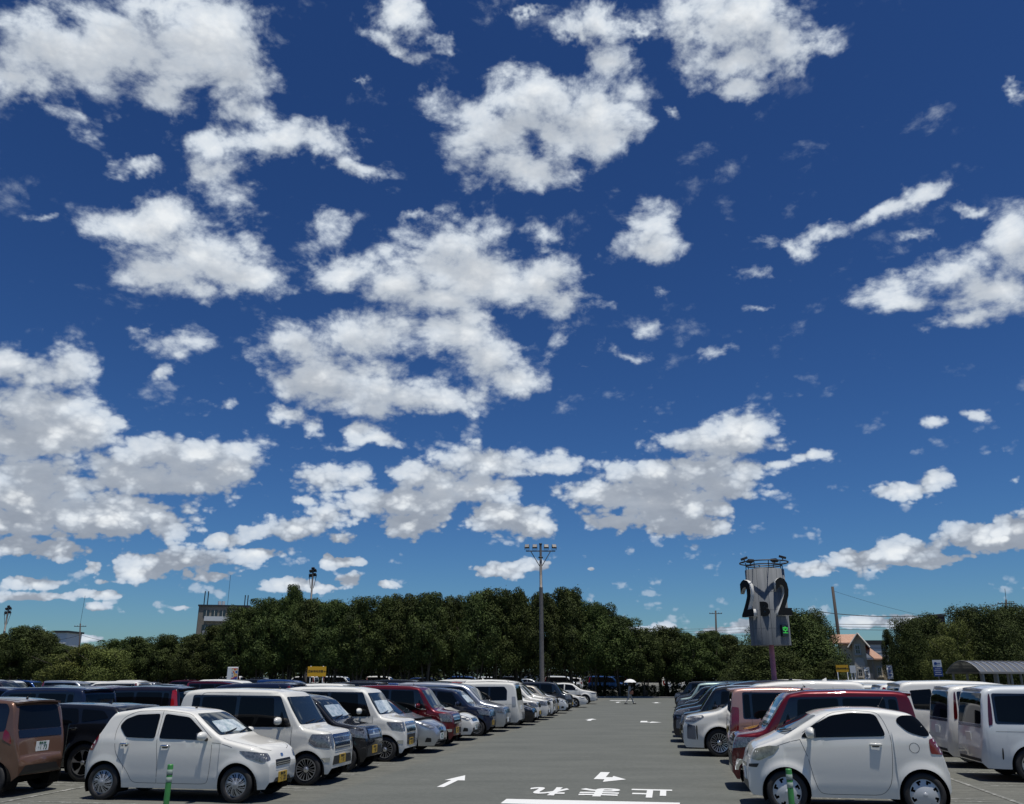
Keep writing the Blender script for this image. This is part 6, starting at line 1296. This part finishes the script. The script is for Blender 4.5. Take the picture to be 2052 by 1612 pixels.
# ------------------------------------------------------------------ the walking person under the parasol
def person():
    c = ground(1262, 1411.5); e = empty('person', c, R(8)); tag(e, 'person in pale clothes walking across the lane with a brown bag', 'person')
    J = {'pelvis': (0, 0, .90, .15, .115), 'waist': (0, 0, 1.04, .125, .10), 'chest': (.02, 0, 1.24, .16, .11), 'neck': (.03, 0, 1.38, .06, .055), 'head0': (.04, 0, 1.44, .07, .075), 'head1': (.045, 0, 1.54, .085, .095), 'crown': (.04, 0, 1.61, .05, .055),
         'hipL': (0, .09, .86, .10, .10), 'kneeL': (.20, .09, .50, .07, .07), 'ankL': (.33, .09, .10, .045, .045), 'toeL': (.50, .09, .04, .035, .035),
         'hipR': (0, -.09, .86, .10, .10), 'kneeR': (-.10, -.09, .48, .07, .07), 'ankR': (-.36, -.09, .14, .045, .045), 'toeR': (-.26, -.09, .03, .035, .035),
         'shL': (.02, .17, 1.33, .06, .055), 'elL': (.12, .22, 1.10, .042, .042), 'wrL': (.26, .16, 1.20, .030, .028), 'haL': (.31, .14, 1.23, .034, .022),
         'shR': (.02, -.17, 1.33, .06, .055), 'elR': (-.02, -.24, 1.08, .042, .042), 'wrR': (.06, -.25, .88, .030, .028), 'haR': (.08, -.25, .81, .034, .022)}
    E_ = [('pelvis', 'waist'), ('waist', 'chest'), ('chest', 'neck'), ('neck', 'head0'), ('head0', 'head1'), ('head1', 'crown')]
    for s in 'LR': E_ += [('pelvis', 'hip' + s), ('hip' + s, 'knee' + s), ('knee' + s, 'ank' + s), ('ank' + s, 'toe' + s), ('chest', 'sh' + s), ('sh' + s, 'el' + s), ('el' + s, 'wr' + s), ('wr' + s, 'ha' + s)]
    ks = list(J); verts = [J[k][:3] for k in ks]; edges = [(ks.index(a), ks.index(b)) for a, b in E_]; rad = [J[k][3:] for k in ks]
    for s, yy in (('L', 1), ('R', -1)):           # fingers: short chains rooted in the palm
        h = Vector(J['ha' + s][:3]); w_ = Vector(J['wr' + s][:3]); d = (h - w_).normalized(); sd = Vector((0, 1, 0)).cross(d).normalized()
        for q, (off, ln) in enumerate(((-.03, .055), (-.01, .065), (.01, .062), (.03, .048))):
            i0 = len(verts); verts.append(tuple(h + sd * off + d * .03)); verts.append(tuple(h + sd * off + d * (.03 + ln * .5) + Vector((0, -.012 * yy, -.006)))); verts.append(tuple(h + sd * off + d * (.03 + ln * .8) + Vector((0, -.03 * yy, -.012)))); rad += [(.010, .010)] * 2 + [(.008, .008)]; edges += [(ks.index('ha' + s), i0), (i0, i0 + 1), (i0 + 1, i0 + 2)]
        i0 = len(verts); verts.append(tuple(h - sd * .045 + d * .0)); verts.append(tuple(h - sd * .06 + d * .03)); rad += [(.011, .011), (.009, .009)]; edges += [(ks.index('ha' + s), i0), (i0, i0 + 1)]
    me = bpy.data.meshes.new('body'); me.from_pydata(verts, edges, []); o = link('body', me, e)
    CL = mat('pale_clothing', (.40, .39, .36), rough=.85, noise=(3, (.33, .32, .30))); SK = mat('skin', (.42, .25, .17), rough=.6)
    sk = o.modifiers.new('skin', 'SKIN'); sk.use_smooth_shade = True
    for v_, r_ in zip(me.skin_vertices[0].data, rad): v_.radius = r_
    me.skin_vertices[0].data[0].use_root = True
    o.modifiers.new('sub', 'SUBSURF').levels = 2; o.modifiers['sub'].render_levels = 2
    m2 = bpy.data.materials.new('skin_and_pale_clothes'); m2.use_nodes = True; nt = m2.node_tree; b = nt.nodes['Principled BSDF']; tc = nt.nodes.new('ShaderNodeTexCoord'); sx = nt.nodes.new('ShaderNodeSeparateXYZ'); nt.links.new(tc.outputs['Object'], sx.inputs[0])
    gt = nt.nodes.new('ShaderNodeMath'); gt.operation = 'GREATER_THAN'; gt.inputs[1].default_value = 1.37; nt.links.new(sx.outputs[2], gt.inputs[0]); x = nt.nodes.new('ShaderNodeMix'); x.data_type = 'RGBA'; nt.links.new(gt.outputs[0], x.inputs[0]); x.inputs[6].default_value = (.40, .385, .35, 1); x.inputs[7].default_value = (.42, .25, .17, 1); nt.links.new(x.outputs[2], b.inputs['Base Color']); b.inputs['Roughness'].default_value = .8
    me.materials.append(m2)
    HR = mat('dark_hair', (.012, .01, .009), rough=.5); g = MB(); V = []
    g.lathe([(.0, .10), (.055, .085), (.092, .04), (.10, -.02), (.095, -.09), (.07, -.13)], 16, (.028, 0, 1.56), a0=R(50), a1=R(310)); g.build('hair', HR, e, True)
    g = MB(); g.lathe([(.0, .10), (.055, .088), (.088, .05)], 16, (.035, 0, 1.56)); g.build('hair', HR, e, True)
    FC = mat('lips', (.30, .08, .07), rough=.5)
    for sg in (-1, 1): g = MB(); g.lathe([(0, -.012), (.011, -.006), (.013, 0), (.011, .006), (0, .012)], 8, (.125, sg * .032, 1.545)); g.build('eye', INK, e, True); g = MB(); g.lathe([(0, -.03), (.012, -.02), (.014, .02), (0, .03)], 8, (.045, sg * .092, 1.53)); g.build('ear', SK, e, True)
    g = MB(); g.tube([(.128, 0, 1.55), (.15, 0, 1.515), (.125, 0, 1.505)], [.008, .013, .008], 6); g.build('nose', SK, e, True); g = MB(); g.tube([(.122, -.022, 1.48), (.13, 0, 1.478), (.122, .022, 1.48)], .006, 5); g.build('mouth', FC, e, True)
    for s, p in (('L', J['toeL']), ('R', J['toeR'])): g = MB(); g.tube([(p[0] - .20, p[1], .045), (p[0] - .08, p[1], .05), (p[0] + .05, p[1], .03)], [.045, .05, .035], 8); g.build('shoe', INK, e, True)
    b2 = empty('shoulder_bag', c, R(8)); tag(b2, 'brown shoulder bag at the hip of the walking person', 'bag'); g = MB(); g.box((.10, -.27, .88), (.30, .10, .27)); g.build('pouch', mat('brown_leather', (.13, .06, .04), rough=.6), b2, bevel=.03)
    MB().tube([(-.03, -.27, 1.0), (-.02, -.20, 1.25), (.03, -.15, 1.39), (.10, -.18, 1.22), (.20, -.27, 1.0)], .012, 5).build('strap', mat('brown_leather', (.13, .06, .04)), b2)
    u = empty('parasol', c, R(8)); tag(u, 'white parasol with dark lining held over the walking person', 'parasol'); W_ = mat('parasol_white', (.72, .72, .70), rough=.7); K_ = mat('parasol_lining', (.02, .02, .022), rough=.8); cx_, cy_, zc_ = .12, .06, 1.66
    prof = [(.0, .26), (.14, .245), (.30, .19), (.44, .10), (.52, .0)]
    V = []; n = 16
    for (r_, z) in prof:
        for k in range(n):
            a = 2 * math.pi * k / n; q = r_ * (1 if k % 2 == 0 else .93); V.append((cx_ + q * math.cos(a), cy_ + q * math.sin(a), zc_ + z + (.0 if k % 2 == 0 else .015 * r_ / .52)))
    Fc = [(i * n + k, i * n + (k + 1) % n, (i + 1) * n + (k + 1) % n, (i + 1) * n + k) for i in range(len(prof) - 1) for k in range(n)]
    g = MB(); g.add(V, Fc); g.build('canopy', W_, u); g = MB(); g.add([(x_, y_, z_ - .008) for x_, y_, z_ in V], [f[::-1] for f in Fc]); g.build('lining', K_, u)
    MB().tube([(.31, .14, 1.18), (.30, .13, 1.3), (cx_, cy_, zc_ + .30)], .008, 6).build('shaft', STEEL, u)
person()
